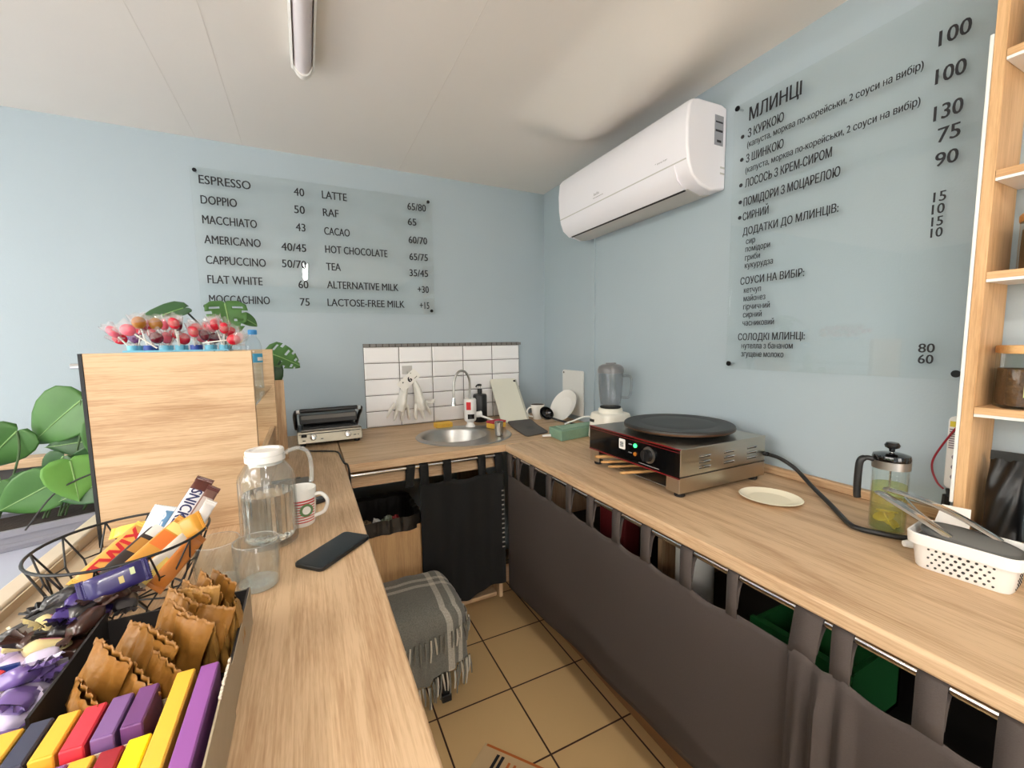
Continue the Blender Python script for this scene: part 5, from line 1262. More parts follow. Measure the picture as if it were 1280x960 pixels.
b = MB(); b.box(-0.468, 0.366, -0.118, -0.1105, 0.044, 0.064); b.box(-0.468, 0.366, -0.114, -0.1105, 0.012, 0.024); b.build('front_rim', 'planter', t, smooth=0, bevel=0.002)
MB().box(-0.446, 0.346, -0.096, 0.096, 0.021, 0.050).build('soil', 'soil', t, smooth=0)
t = thing('climber_plant', 'heart-leaved green climber growing in the grey trough at the left edge', 'plant', (-2.20, -0.535, 0.791))
def rel(p, o=(-2.20, -0.535, 0.791)): return Vector(p) - Vector(o)
NRM = (0.35, -0.85, 0.35)
LV = [  # base, tip direction, length, width, material
 ((-2.080, -0.46, 1.155), (-0.72, 0.05, -0.66), 0.205, 0.175, 'leaf'),
 ((-2.235, -0.47, 1.070), (-0.62, 0.05, -0.70), 0.165, 0.14, 'leaf'),
 ((-2.040, -0.46, 1.020), (-0.95, 0.0, -0.10), 0.15, 0.10, 'leaf2'),
 ((-1.985, -0.50, 1.095), (-0.25, -0.1, -0.95), 0.17, 0.15, 'leaf'),
 ((-2.062, -0.62, 0.985), (0.14, -0.10, -1.0), 0.13, 0.14, 'leaf3'),
 ((-2.075, -0.55, 0.945), (-0.2, -0.1, -0.95), 0.12, 0.12, 'leaf2'),
 ((-2.120, -0.58, 0.915), (-0.8, -0.1, -0.45), 0.15, 0.14, 'leaf'),
 ((-1.995, -0.60, 0.905), (-0.75, -0.1, -0.30), 0.12, 0.11, 'leaf2'),
 ((-2.110, -0.53, 0.985), (-0.55, 0, -0.7), 0.09, 0.08, 'leaf2'),
 ((-2.240, -0.57, 0.935), (-0.6, -0.1, -0.7), 0.13, 0.12, 'leaf'),
 ((-1.985, -0.53, 0.925), (-0.3, -0.1, -0.7), 0.10, 0.10, 'leaf2'),
 ((-2.330, -0.56, 0.985), (-0.6, 0.0, -0.5), 0.14, 0.12, 'leaf'),
 ((-2.190, -0.54, 0.945), (0.2, -0.1, -0.9), 0.11, 0.10, 'leaf2'),
 ((-2.030, -0.50, 0.965), (-0.8, -0.1, -0.3), 0.12, 0.10, 'leaf2'),
 ((-1.99, -0.57, 0.900), (0.1, -0.1, -0.8), 0.08, 0.09, 'leaf'),
]
for i, (p, d, l, w, m) in enumerate(LV):
    leaf_mesh(l, w, m, t, rel(p), d, (0.35 + 0.2 * math.sin(i * 2.1), -0.85, 0.30 + 0.25 * math.cos(i * 1.7)), droop=0.12)
    root = Vector((-2.20 + 0.9 * (p[0] + 2.15) if p[0] < -2.05 else -2.09, -0.535 if p[0] < -2.05 else -0.50, 0.792))
    if i < 12: MB().tube([tuple(q) for q in bez([rel(root), rel((root + Vector(p)) / 2 + Vector((0.02, 0.02, 0.05))), rel(p)], 6)], 0.003, 6).build('stem', 'stem', t)
t = thing('wire_hoop', 'thin dark wire arching through the leaves of the climber', 'wire')
MB().tube(bez([(-2.16, -0.66, 0.80), (-2.09, -0.64, 0.90), (-1.99, -0.62, 0.945), (-1.88, -0.60, 0.955)], 8), 0.0025, 6).build('wire_core', 'cable', t)

# monstera behind the display case
t = thing('plant_pot', 'grey round pot on the worktop end behind the display case', 'pot', (-1.70, -0.27, ZW))
MB().lathe([(0, 0), (0.07, 0), (0.095, 0.15), (0.10, 0.155), (0.10, 0.17), (0.09, 0.17), (0.085, 0.03), (0, 0.03)], 32).build('pot_body', 'planter', t)
MB().lathe([(0, 0.05), (0.084, 0.05), (0.087, 0.15), (0, 0.152)], 24).build('soil', 'soil', t)
t = thing('monstera', 'monstera with split leaves rising behind the oak display case', 'plant', (-1.70, -0.27, ZW + 0.152))
O2 = (-1.70, -0.27, ZW + 0.152)
ML = [((-1.760, -0.55, 1.462), (-0.80, -0.25, -0.34), 0.17, 0.10, 'leaf2', (0.1, -0.55, 0.9), False),
      ((-1.640, -0.55, 1.482), (0.12, -0.22, -0.75), 0.125, 0.125, 'leaf', (0.25, -0.85, 0.30), True),
      ((-1.600, -0.50, 1.440), (0.75, -0.1, -0.45), 0.06, 0.05, 'leaf', (0.1, -0.8, 0.5), False),
      ((-1.535, -0.38, 1.305), (0.75, -0.25, -0.30), 0.135, 0.125, 'leaf', (0.25, -0.75, 0.55), True),
      ((-1.545, -0.39, 1.27), (0.25, -0.10, -0.75), 0.12, 0.11, 'leaf2', (0.1, -0.95, 0.2), False)]
for p, d, l, w, m, nr, hl in ML:
    leaf_mesh(l, w, m, t, Vector(p) - Vector(O2), d, nr, 'mon', 0.12, holes=hl)
    MB().tube(bez([(0, 0, 0), ((p[0] - O2[0]) * .35, (p[1] - O2[1]) * .2, (p[2] - O2[2]) * .7), tuple(Vector(p) - Vector(O2))], 7), 0.0032, 6).build('stem', swatch('dark_stem', (46, 52, 44), 0.6), t)

# sill along the back wall at far left
t = thing('wall_bench', 'pale oak ledge with dark front fixed along the back wall at the left edge', 'ledge', (0, 0, 0))
MB().box(-4.4, -1.92, -0.075, -0.001, 0.868, 0.905).build('ledge_board', 'wood_x', t, smooth=0, bevel=0.002)
MB().box(-4.4, -1.92, -0.055, -0.001, 0.10, 0.8675).build('dark_front', 'dark_under', t, smooth=0)['label'] = 'dark grey front'

# ================================================================== BAR: JUG, GLASSES, MUG, PHONE
t = thing('water_jug', 'large ribbed glass water jug with white lid half full on the bar', 'jug', (-1.486, -1.277, ZW), 0)
def ribbed(r, z, amp, n=96): return [(r * (1 + amp * (abs(math.cos(9 * 2 * PI * i / n)) - .5)) * math.cos(2 * PI * i / n), r * (1 + amp * (abs(math.cos(9 * 2 * PI * i / n)) - .5)) * math.sin(2 * PI * i / n), z) for i in range(n)]
b = MB(); n = 96
rows = [ribbed(0.048, 0.0, 0), ribbed(0.0565, 0.003, 0), ribbed(0.0575, 0.012, .02), ribbed(0.0565, 0.02, .08), ribbed(0.0560, 0.10, .08), ribbed(0.0560, 0.150, .08), ribbed(0.0545, 0.162, .02), ribbed(0.046, 0.176, 0), ribbed(0.038, 0.188, 0), ribbed(0.037, 0.204, 0), ribbed(0.0350, 0.204, 0), ribbed(0.0360, 0.188, 0), ribbed(0.0435, 0.175, 0), ribbed(0.052, 0.160, 0), ribbed(0.053, 0.10, 0), ribbed(0.053, 0.016, 0), ribbed(0.046, 0.012, 0)]
vs = [p for r in rows for p in r]
b.add(vs, [(k * n + i, k * n + (i + 1) % n, (k + 1) * n + (i + 1) % n, (k + 1) * n + i) for k in range(len(rows) - 1) for i in range(n)] + [list(range(n))[::-1], [(len(rows) - 1) * n + i for i in range(n)]])
b.build('jug_glass', 'jugglass', t, smooth=60)
b = MB(); stack(b, [ribbed(0.046, 0.0125, 0), ribbed(0.0500, 0.017, .05), ribbed(0.0505, 0.117, .05), ribbed(0.0500, 0.118, .05)]); b.build('water', 'water', t, smooth=50)
MB().lathe([(0, 0.182), (0.0345, 0.184), (0.0345, 0.203), (0.0385, 0.206), (0.0390, 0.214), (0.0375, 0.217), (0.030, 0.2175), (0.028, 0.2135), (0, 0.2125)], 48).build('lid', 'white', t)
MB().lathe([(0.0392, 0.192), (0.0405, 0.192), (0.0405, 0.2055), (0.0392, 0.2055), (0.0392, 0.192)], 48).build('pouring_collar', 'white', t)
hd = Vector((0.93, 0.36, 0)).normalized()
MB().tube(bez([hd * r + Vector((0, 0, z)) for r, z in ((0.036, 0.196), (0.056, 0.205), (0.078, 0.204), (0.094, 0.188), (0.099, 0.158), (0.098, 0.128), (0.096, 0.118))], 7), [0.0062] * 36 + [0.0068] * 7, 12, flat=0.8).build('handle', 'rimglass', t)

def tumbler(label, x, y, R_=0.0375, h=0.088):
    t = thing('drinking_glass', label, 'glass', (x, y, ZW))
    MB().lathe([(0, 0.0), (R_ * .86, 0.0), (R_ * .93, 0.004), (R_, h * .5), (R_ * 1.02, h * .985), (R_ * 1.0, h), (R_ * .965, h * .985), (R_ * .94, h * .5), (R_ * .86, 0.012), (R_ * .5, 0.009), (0, 0.009)], 48).build('glass_wall', 'jugglass', t)
    b = MB(); b.lathe([(R_ * .985, h * .992), (R_ * 1.01, h * .998), (R_ * .99, h * 1.006), (R_ * .965, h * .998), (R_ * .985, h * .992)], 48); b.build('rim', 'rimglass', t)
    MB().lathe([(0, 0.0005), (R_ * .84, 0.0005), (R_ * .86, 0.009), (0, 0.008)], 48).build('thick_base', 'rimglass', t)
    return t
tumbler('left of two empty glasses on the bar, beside the wire basket', -1.560, -1.437)
tumbler('right of two empty glasses on the bar, in front of the water jug', -1.493, -1.470)
t = mug((-1.424, -1.200, ZW), -0.35, 'white mug with red stripes beside the water jug', 0.0385, 0.093, 'porcelain', 'porcelain', 0.86)
def ringband(z, h, m, a0=-2.6, a1=0.1, name='stripe', rr=0.0388):
    b = MB()
    def rad(z): k = z / 0.093; return 0.0385 * (0.86 + 0.14 * min(1, k * 1.02)) + 0.0003
    b.grid(28, 2, lambda u, v: (rad(z + h * v) * math.cos(a0 + (a1 - a0) * u), rad(z + h * v) * math.sin(a0 + (a1 - a0) * u), z + h * v))
    return b.build(name, m, t)
for i in range(9): ringband(0.012 + i * 0.0066, 0.0026 if i < 7 else 0.004, swatch('stripe_red', (196, 62, 62), 0.3), -2.5, -0.15)
def on_mug(a, r=0.0375): return (r * math.cos(a), r * math.sin(a))
q = on_mug(-0.85)
MB().disc((q[0], q[1], 0.044), 0.016, (q[0], q[1], 0), 24, 0.0012).build('printed_wreath', swatch('wreath_green', (96, 128, 84), 0.4), t)
MB().disc((q[0] * 1.032, q[1] * 1.032, 0.044), 0.010, (q[0], q[1], 0), 24, 0.0006).build('printed_badge', 'porcelain', t)

t = thing('mobile_phone', 'black phone lying face up on the bar near the counter edge', 'phone', (-1.358, -1.399, ZW), 0)
a = math.atan2(-1.340 + 1.455, -1.300 + 1.412); t.rotation_euler = (0, 0, a)
MB().prism(rrect(-0.077, 0.077, -0.0365, 0.0365, 0.011), 0.0, 0.0085).build('body', 'phone', t, bevel=0.002, seg=3)
MB().prism(rrect(-0.074, 0.074, -0.0335, 0.0335, 0.009), 0.00855, 0.0088).build('screen', 'screen', t)
MB().box(-0.005, 0.020, -0.0372, -0.0362, 0.003, 0.0055).build('side_button', 'gloss_black', t, smooth=0)
t = thing('car_key', 'black rounded key fob lying on the bar behind the striped mug', 'key', (-1.392, -1.065, ZW), 0.5)
MB().prism(rrect(-0.026, 0.030, -0.017, 0.017, 0.008), 0, 0.011).build('fob', 'black', t, bevel=0.003)
MB().disc((0.006, 0, 0.0111), 0.007, (0, 0, 1), 16, 0.0006).build('button', 'gloss_black', t)
t = thing('card_holder', 'dark grey slab stand lying on the bar behind the jug handle', 'stand', (-1.455, -0.865, ZW), 0.12)
MB().prism(rrect(-0.07, 0.055, -0.04, 0.04, 0.006), 0.0, 0.012).build('slab', swatch('slab_grey', (104, 100, 92), 0.5), t, bevel=0.002)
MB().prism(rrect(-0.065, 0.03, 0.026, 0.038, 0.004), 0.0122, 0.016).build('back_support', 'slab_grey', t, bevel=0.002)
t = thing('tea_light', 'small white round candle standing behind the jug handle on the bar', 'candle', (-1.455, -1.00, ZW))
MB().lathe([(0, 0), (0.018, 0), (0.019, 0.016), (0.0165, 0.016), (0.016, 0.012), (0, 0.012)], 24).build('cup', 'white', t)
MB().cyl(0.0008, 0.012, 0.018, n=6).build('wick', 'black', t)
MB().prism(rrect(-0.024, 0.024, -0.022, 0.022, 0.010), 0, 0.022).build('lid_cap', 'paper', thing('lid', 'white rounded plastic lid lying on the bar behind the black pouch box', 'lid', (-1.535, -1.545, ZW), 0.2), bevel=0.004)
MB().prism(rrect(-0.016, 0.016, -0.014, 0.014, 0.006), 0.0222, 0.0235).build('top_panel', 'white', bpy.data.objects['lid'])

# ================================================================== SWEETS
# round wire basket
WX, WY, WZ0, WZ1, WR0, WR1 = -1.690, -1.428, ZW + 0.003, 0.998, 0.072, 0.119
t = thing('wire_basket', 'round black wire basket of chocolate bars in front of the display case', 'basket', (WX, WY, 0))
def wp(a, k):
    r = WR0 + (WR1 - WR0) * k ** 0.8; return (r * math.cos(a), r * math.sin(a), WZ0 + (WZ1 - WZ0) * k)
circ = [2 * PI * i / 48 for i in range(48)]
MB().tube([wp(a, 1) for a in circ], 0.0024, 8, closed=True).build('rim', 'black', t)
MB().tube([wp(a, 0) for a in circ], 0.0020, 8, closed=True).build('base_ring', 'black', t)
b = MB()
for i in range(5): a = 0.3 + PI * i / 5; b.tube([(WR0 * math.cos(a), WR0 * math.sin(a), WZ0), (-WR0 * math.cos(a), -WR0 * math.sin(a), WZ0)], 0.0016, 6)
b.build('base_wires', 'black', t)
b = MB(); NP = 12
for i in range(NP):
    a = 2 * PI * i / NP; d = PI / NP
    b.tube([wp(a, 1), wp(a + d * .55, 0.58)], 0.0015, 6); b.tube([wp(a, 1), wp(a - d * .55, 0.58)], 0.0015, 6)
    b.tube([wp(a + d * .55, 0.58), wp(a + d * .55, 0.34)], 0.0015, 6)
    b.tube([wp(a - d * .55, 0.58), wp(a - d * .55, 0.34)], 0.0015, 6)
    b.tube([wp(a + d * .55, 0.34), wp(a, 0.14)], 0.0015, 6); b.tube([wp(a - d * .55, 0.34), wp(a, 0.14)], 0.0015, 6)
    b.tube([wp(a, 0.14), wp(a, 0)], 0.0015, 6)
    b.tube([wp(a + d * .55, 0.58), wp(a + 2 * d - d * .55, 0.58)], 0.0013, 6)
b.build('lattice', 'black', t)

def choc(label, p0, p1, w, h, rgb, up=(0, 0, 1), parts=(), txt=None, tcol='text', name='chocolate_bar', cat='chocolate bar', endcol=None, tw=0.8, th_=0.7, tdir=1, off=0.03):
    """pillow-wrapped bar from p0 to p1 with crimped ends"""
    P0, P1 = Vector(p0), Vector(p1); d = P1 - P0; L_ = d.length; d.normalize()
    u = Vector(up); u = (u - d * u.dot(d)).normalized(); s = u.cross(d)
    t = thing(name, label, cat, P0)
    t.matrix_world = Matrix((d, s, u)).transposed().to_4x4(); t.location = P0
    mw_ = Matrix((d, s, u)).transposed(); t.rotation_euler = mw_.to_euler()
    t.location = P0
    key = 'wrap_%d_%d_%d' % tuple(rgb)
    m = swatch(key, rgb, 0.3, coat=0.2)
    b = MB(); e = min(0.012, L_ * .12)
    def fn(uu, v):
        a = 2 * PI * uu; c, sn = math.cos(a), math.sin(a); f = (abs(c) ** 3.2 + abs(sn) ** 3.2) ** (-1 / 3.2)
        x = e * .8 + (L_ - 1.6 * e) * v
        k = min(1, (min(v, 1 - v) * (L_ - 1.6 * e) / (e * 1.3)) ** .6) if 0 < v < 1 else 0.0
        k = max(k, 0.06)
        return (x, w / 2 * c * f * (0.94 + .06 * k), h / 2 + h / 2 * sn * f * k)
    b.grid(28, 17, fn, cu=True); b.build('bar_wrap', m, t, smooth=50)
    me = swatch('wrap_%d_%d_%d' % tuple(endcol), endcol, 0.3) if endcol else m
    for x0_, x1_ in ((0, e * .95), (L_ - e * .95, L_)):
        b = MB()
        b.grid(7, 21, lambda uu, v: (x0_ + (x1_ - x0_) * uu + 0.0008 * math.cos(v * 60), (v - .5) * w * 1.02, h / 2 + 0.0009 * math.sin(uu * 18)))
        b.build('crimped_end', me, t, solid=0.0006, soff=0)
    for (x0_, x1_, y0_, y1_, col) in parts:
        k2 = 'print_%d_%d_%d' % tuple(col)
        b = MB(); b.grid(6, 6, lambda uu, v: (L_ * (x0_ + (x1_ - x0_) * uu), w * (y0_ + (y1_ - y0_) * v), h + 0.0004 - h * .10 * abs(2 * (y0_ + (y1_ - y0_) * v)) ** 3)); b.build('printed_panel', swatch(k2, col, 0.3), t)
    if txt:
        if tdir > 0: lettering('brand_lettering', txt, (L_ * (.5 - tw / 2), -w * th_ / 2, h + 0.0008), (1, 0, 0), (0, 1, 0), L_ * tw, w * th_, t, m=tcol, bold=off)
        else: lettering('brand_lettering', txt, (L_ * (.5 + tw / 2), w * th_ / 2, h + 0.0008), (-1, 0, 0), (0, -1, 0), L_ * tw, w * th_, t, m=tcol, bold=off)
    return t
swatch('txt_red', (206, 40, 44)); swatch('txt_white', (244, 244, 240)); swatch('txt_navy', (30, 40, 92)); swatch('txt_gold', (216, 168, 70))
CAMP = Vector((-1.389, -2.356, 1.326))
def tocam(p): return tuple((CAMP - Vector(p)).normalized())
choc('brown bar with white panel and navy letters leaning highest out of the wire basket', (-1.645, -1.445, 0.962), (-1.585, -1.345, 1.062), 0.030, 0.016, (88, 42, 34), (0.25, -0.85, 0.55), [(0.16, 0.80, -0.46, 0.46, (236, 234, 236))], 'SNICKERS', 'txt_navy', tw=0.60, th_=0.62, tdir=-1)
choc('brown and grey bar leaning just right of the tall brown one in the wire basket', (-1.625, -1.450, 0.960), (-1.570, -1.360, 1.047), 0.022, 0.014, (120, 84, 74), (0.4, -0.8, 0.5), [(0.45, 0.8, -0.40, 0.40, (190, 178, 172))], endcol=(90, 44, 40))
choc('white bar with red stripe leaning at the right of the wire basket', (-1.615, -1.455, 0.958), (-1.572, -1.385, 1.028), 0.020, 0.013, (236, 230, 226), (0.45, -0.75, 0.5), [(0.1, 0.5, -0.42, 0.1, (206, 60, 66))])
choc('light blue and white biscuit pack standing in the wire basket', (-1.672, -1.425, 0.955), (-1.645, -1.365, 1.022), 0.036, 0.020, (120, 176, 224), (0.1, -0.9, 0.55), [(0.08, 0.9, -0.15, 0.46, (230, 238, 246))], 'OREO', 'txt_white', endcol=(232, 238, 244), tw=.7, th_=.5)
choc('orange-yellow bar with big red letters lying on the left in the wire basket', (-1.735, -1.480, 0.940), (-1.672, -1.372, 0.990), 0.042, 0.018, (236, 172, 84), (0.15, -0.72, 0.68), [], 'TWIX', 'txt_red', tw=0.72, th_=0.62, endcol=(244, 196, 92), off=0.05)
choc('black bar with gold emblem lying beside the orange-yellow bar', (-1.703, -1.490, 0.948), (-1.640, -1.385, 0.993), 0.036, 0.018, (48, 40, 38), (0.2, -0.72, 0.65), [(0.40, 0.62, -0.3, 0.35, (184, 132, 60)), (0.68, 0.86, -0.36, 0.36, (228, 226, 220))])
choc('yellow wrapper lying across the far side of the wire basket', (-1.728, -1.368, 0.985), (-1.665, -1.372, 0.992), 0.022, 0.012, (244, 208, 90), (0, -0.6, 0.8))
choc('gold and orange wrapped bar at the front of the wire basket', (-1.683, -1.505, 0.950), (-1.606, -1.412, 1.004), 0.032, 0.018, (214, 150, 60), (0.3, -0.7, 0.65), [(0.5, 0.72, -0.4, 0.4, (226, 120, 50)), (0.74, .86, -0.4, 0.4, (240, 214, 130))])
choc('white and cream bar lying along the front of the wire basket', (-1.664, -1.515, 0.942), (-1.596, -1.430, 0.988), 0.026, 0.016, (216, 208, 196), (0.5, -0.7, 0.5), [(0.1, 0.5, -0.4, 0.0, (236, 206, 110))])
choc('caramel-orange bar against the right wires of the basket', (-1.640, -1.510, 0.932), (-1.588, -1.432, 0.982), 0.028, 0.016, (196, 118, 48), (0.7, -0.6, 0.4))
choc('amber wrapper folded over the right rim of the wire basket', (-1.622, -1.432, 0.985), (-1.575, -1.432, 1.008), 0.040, 0.014, (206, 146, 48), (0.0, -0.8, 0.6))

# beige tray with mixed chocolates between the basket and the pouches
t = thing('card_tray', 'low beige card tray holding loose wrapped chocolates behind the pouch box', 'tray', (-1.758, -1.585, ZW), 0.0)
b = MB(); b.box(-0.075, 0.078, -0.055, 0.045, 0, 0.003); b.box(-0.075, -0.072, -0.055, 0.045, 0.0031, 0.035); b.box(0.075, 0.078, -0.055, 0.045, 0.0031, 0.035); b.box(-0.0719, 0.0749, 0.042, 0.045, 0.0031, 0.035); b.build('tray_body', 'taupe', t, smooth=0)
MB().box(-0.0719, 0.0749, -0.055, -0.052, 0.0031, 0.030).build('front_flap', 'taupe', t, smooth=0)
rnd = random.Random(21)
ck = [('dark brown', (62, 36, 28)), ('black', (36, 32, 34)), ('cream', (236, 220, 160)), ('lilac', (200, 182, 222)), ('deep purple', (66, 46, 120)), ('copper', (190, 110, 70))]
def candy(ci, p, rot, s=1.0, grp='loose wrapped chocolates in the beige tray', where='loose in the beige tray'):
    nm, rgb = ck[ci]
    t = thing('wrapped_chocolate', '%s wrapped chocolate lying %s' % (nm, where), 'chocolate', p, 0, '%s %s' % (nm, grp), rot)
    m = swatch('candy_wrap_' + nm, rgb, 0.28, coat=0.3)
    b = MB()
    def fn(u, v):
        a = 2 * PI * u; c, sn = math.cos(a), math.sin(a); f = (abs(c) ** 4 + abs(sn) ** 4) ** -.25
        k = max(.12, min(1, (min(v, 1 - v) * 5)) ** .5)
        return ((v - .5) * .040 * s, .0125 * s * c * f * (0.6 + .4 * k) + .0008 * math.sin(31 * u + 9 * v), .009 * s * sn * f * k)
    b.grid(20, 11, fn, cu=True); b.build('candy_body', m, t, smooth=50)
    for sg in (-1, 1):
        b = MB(); b.grid(5, 13, lambda u, v: (sg * (.0195 + .014 * u) * s, (v - .5) * (.010 + .020 * u) * s, .002 * s * math.sin(v * 22) * (0.3 + u))); b.build('twist_end', m, t)
    if ci in (2, 3): MB().box(-.010 * s, .006 * s, -.007 * s, .005 * s, .0088 * s, .0096 * s).build('printed_patch', swatch('print_pinkish', (196, 120, 140), .3), t, smooth=0)
spots = [(-1.745, -1.560, .910), (-1.715, -1.555, .925), (-1.690, -1.560, .935), (-1.770, -1.575, .905), (-1.735, -1.590, .925), (-1.705, -1.590, .940), (-1.755, -1.600, .912), (-1.720, -1.612, .930), (-1.695, -1.575, .955), (-1.790, -1.595, .900), (-1.740, -1.615, .915), (-1.712, -1.575, .950), (-1.765, -1.555, .900), (-1.730, -1.570, .942), (-1.702, -1.612, .920)]
for i, p in enumerate(spots):
    candy([0, 1, 4, 2, 0, 1, 3, 2, 1, 5, 3, 4, 0, 2, 0][i], p, (rnd.uniform(-.6, .6), rnd.uniform(-.7, .7), rnd.uniform(0, 3)), rnd.uniform(1.0, 1.25))

for i, p in enumerate([(-1.752, -1.550, .938), (-1.705, -1.552, .962), (-1.672, -1.556, .960), (-1.655, -1.560, .945), (-1.685, -1.600, .950), (-1.775, -1.560, .918), (-1.728, -1.548, .968)]):
    candy([1, 4, 0, 1, 0, 2, 1][i], p, (rnd.uniform(-.5, .5), rnd.uniform(-.5, .5), rnd.uniform(0, 3)), 1.1)
choc('black chocolate bar with small pale print lying across the back of the beige tray', (-1.790, -1.575, 0.925), (-1.700, -1.548, 0.958), 0.030, 0.016, (34, 30, 30), tocam((-1.74, -1.56, .94)), [(0.25, 0.45, -0.3, 0.3, (110, 100, 90))])
choc('navy wrapped bar with gold dots lying highest on the loose chocolates', (-1.705, -1.563, 0.972), (-1.630, -1.535, 0.982), 0.034, 0.018, (50, 42, 100), tocam((-1.66, -1.55, .975)), [(0.55, 0.62, -0.2, 0.1, (196, 176, 110)), (0.72, 0.79, 0.0, 0.3, (190, 200, 150))])
t = thing('card_sheet', 'flat taupe card sheet lying along the beige lip under the wire basket', 'card', (0, 0, ZW))
MB().prism([(-1.866, -1.62), (-1.79, -1.62), (-1.71, -1.45), (-1.71, -1.14), (-1.866, -1.14)], 0.0, 0.0018).build('sheet', 'taupe', t, smooth=0)
MB().prism([(-1.866, -1.62), (-1.863, -1.62), (-1.863, -1.14), (-1.866, -1.14)], 0.0019, 0.018).build('folded_edge', 'taupe', t, smooth=0)

# black box of ochre pouches
PBX0, PBX1, PBY0, PBY1, PBZ = -1.668, -1.492, -1.782, -1.592, 0.945
t = thing('card_box', 'black card box holding ochre paper pouches on the bar', 'box', (0, 0, 0))
b = MB(); th = 0.003
b.box(PBX0, PBX1, PBY0, PBY1, ZW, ZW + th); b.box(PBX0, PBX0 + th, PBY0, PBY1, ZW + th, PBZ + 0.006); b.box(PBX0 + th, PBX1 - th, PBY1 - th, PBY1, ZW + th, PBZ - 0.006); b.box(PBX0 + th, PBX1 - th, PBY0, PBY0 + th, ZW + th, PBZ - 0.03)
b.build('box_body', 'black_card', t, smooth=0)
MB().box(PBX1 - th, PBX1, PBY0, PBY1, ZW + th, PBZ - 0.004).build('right_wall', 'black_card', t, smooth=0)
MB().box(PBX1 + 0.0001, PBX1 + 0.0008, PBY0, PBY1, ZW + .001, PBZ - 0.004).build('outer_face', 'kraft', t, smooth=0)['label'] = 'grey-brown outer face'
def pouch(label, x, y, rz, lean, h, w, m, seed, z=ZW + 0.006, roll=0.0):
    t = thing('paper_pouch', label, 'pouch', (x, y, z + 0.5 * w * abs(math.sin(roll)) + 0.002), 0, None, (lean, roll, rz))
    r2 = random.Random(seed); ph = r2.uniform(0, 6); sk = r2.uniform(-.25, .25)
    b = MB()
    def side(sg):
        def fn(u, v):
            xx = (u - .5) * w; zz = v * h + (u - .5) * sk * w * v
            bulge = .0085 * max(0, math.sin(PI * min(1, u))) ** .7 * max(0, math.sin(PI * min(1, v * .92 + .02))) ** .6
            cr = .0022 * math.sin(13 * v + 5 * u + ph) * math.sin(PI * u) + .0014 * math.sin(27 * u + 9 * v + ph)
            return (xx * (1 - .04 * math.sin(PI * v)), sg * bulge + cr, zz)
        return fn
    b.grid(15, 19, side(1)); b.grid(15, 19, side(-1))
    b.build('pouch_body', m, t, smooth=60)
    b = MB(); b.grid(25, 3, lambda u, v: ((u - .5) * w, .0014 * math.sin(27 * u + ph + 9), h - .006 + (u - .5) * sk * w + .009 * v + (.0018 if int(u * 24) % 2 else 0) * (v > .9))); b.build('zigzag_seal', m, t, solid=0.0006, soff=0, smooth=40)
    return t
ORD = ['first', 'second', 'third', 'fourth', 'fifth', 'sixth', 'seventh', 'eighth', 'ninth', 'tenth', 'eleventh']
row = [(-1.645, -1.742, -0.5), (-1.622, -1.722, -0.35), (-1.600, -1.735, -0.45), (-1.583, -1.720, -0.3), (-1.565, -1.728, -0.4), (-1.547, -1.715, -0.25)]
for i, (x, y, rz) in enumerate(row):
    pouch('ochre paper pouch, %s from the left in the front row of the black box' % ORD[i], x, y, rz - .25, -0.12 - 0.04 * (i % 2), 0.102 - .004 * (i % 3), 0.058, 'gold', i + 1, roll=0.52 - .05 * i)
row = [(-1.590, -1.672, -0.75), (-1.575, -1.660, -0.8), (-1.560, -1.648, -0.85), (-1.545, -1.636, -0.9), (-1.552, -1.690, -0.4)]
for i, (x, y, rz) in enumerate(row):
    pouch(('ochre paper pouch, %s in the fan at the back of the black box' % ORD[i]) if i < 4 else 'wide pale ochre pouch standing upright in the middle of the black box', x, y, rz, -0.06, 0.112, 0.055, 'gold' if i < 4 else 'gold2', 20 + i, roll=0.42 if i < 4 else 0.12)
row = [(-1.525, -1.715, -1.15), (-1.515, -1.700, -1.2), (-1.507, -1.685, -1.25), (-1.502, -1.672, -1.3)]
for i, (x, y, rz) in enumerate(row):
    pouch('pale ochre pouch, %s from left, edge-on by the right wall of the black box' % ORD[i], x, y, rz, 0.0, 0.080, 0.060, 'gold2', 40 + i, roll=0.02)
for i, (x, y, rz, r_) in enumerate([(-1.640, -1.765, -.9, .5), (-1.600, -1.762, -.8, .6), (-1.575, -1.760, -.7, .35)]):
    pouch('tilted ochre pouch, %s from the left behind the tea sachets' % ORD[i], x, y, rz, -.05, 0.072, 0.050, 'gold', 60 + i, roll=r_)

# grey carton of tea sachets
t = thing('card_box', 'grey carton holding two rows of coloured tea sachets, bottom left', 'box', (0, 0, 0))
b = MB(); X0, X1, Y0, Y1 = -1.712, -1.490, -1.99, -1.7855
b.box(X0, X1, Y0, Y1, ZW, ZW + .003); b.box(X0, X0 + .002, Y0, Y1, ZW + .003, .952); b.box(X1 - .002, X1, Y0, Y1, ZW + .003, .957); b.box(X0 + .002, X1 - .002, Y0, Y0 + .002, ZW + .003, .94); b.box(X0 + .002, X1 - .002, Y1 - .002, Y1, ZW + .003, .93)
b.build('box_body', 'kraft', t, smooth=0)
b = MB(); rnd = random.Random(3)
for i in range(9):
    y = Y1 - .004 - i * .0075 - rnd.random() * .003; b.box(X1 - .0022, X1 + .0003, y - .002 - rnd.random() * .004, y, .9565, .9575 + rnd.random() * .003)
b.build('torn_edge', swatch('torn_white', (222, 212, 196), .9), t, smooth=0)['label'] = 'torn pale edge'
for y0_, y1_ in ((-1.8600, -1.8592),): MB().box(X0 + .003, -1.551, y0_, y1_, ZW + .0031, .947).build('divider', swatch('divider_pale', (226, 208, 184), .8), t, smooth=0)
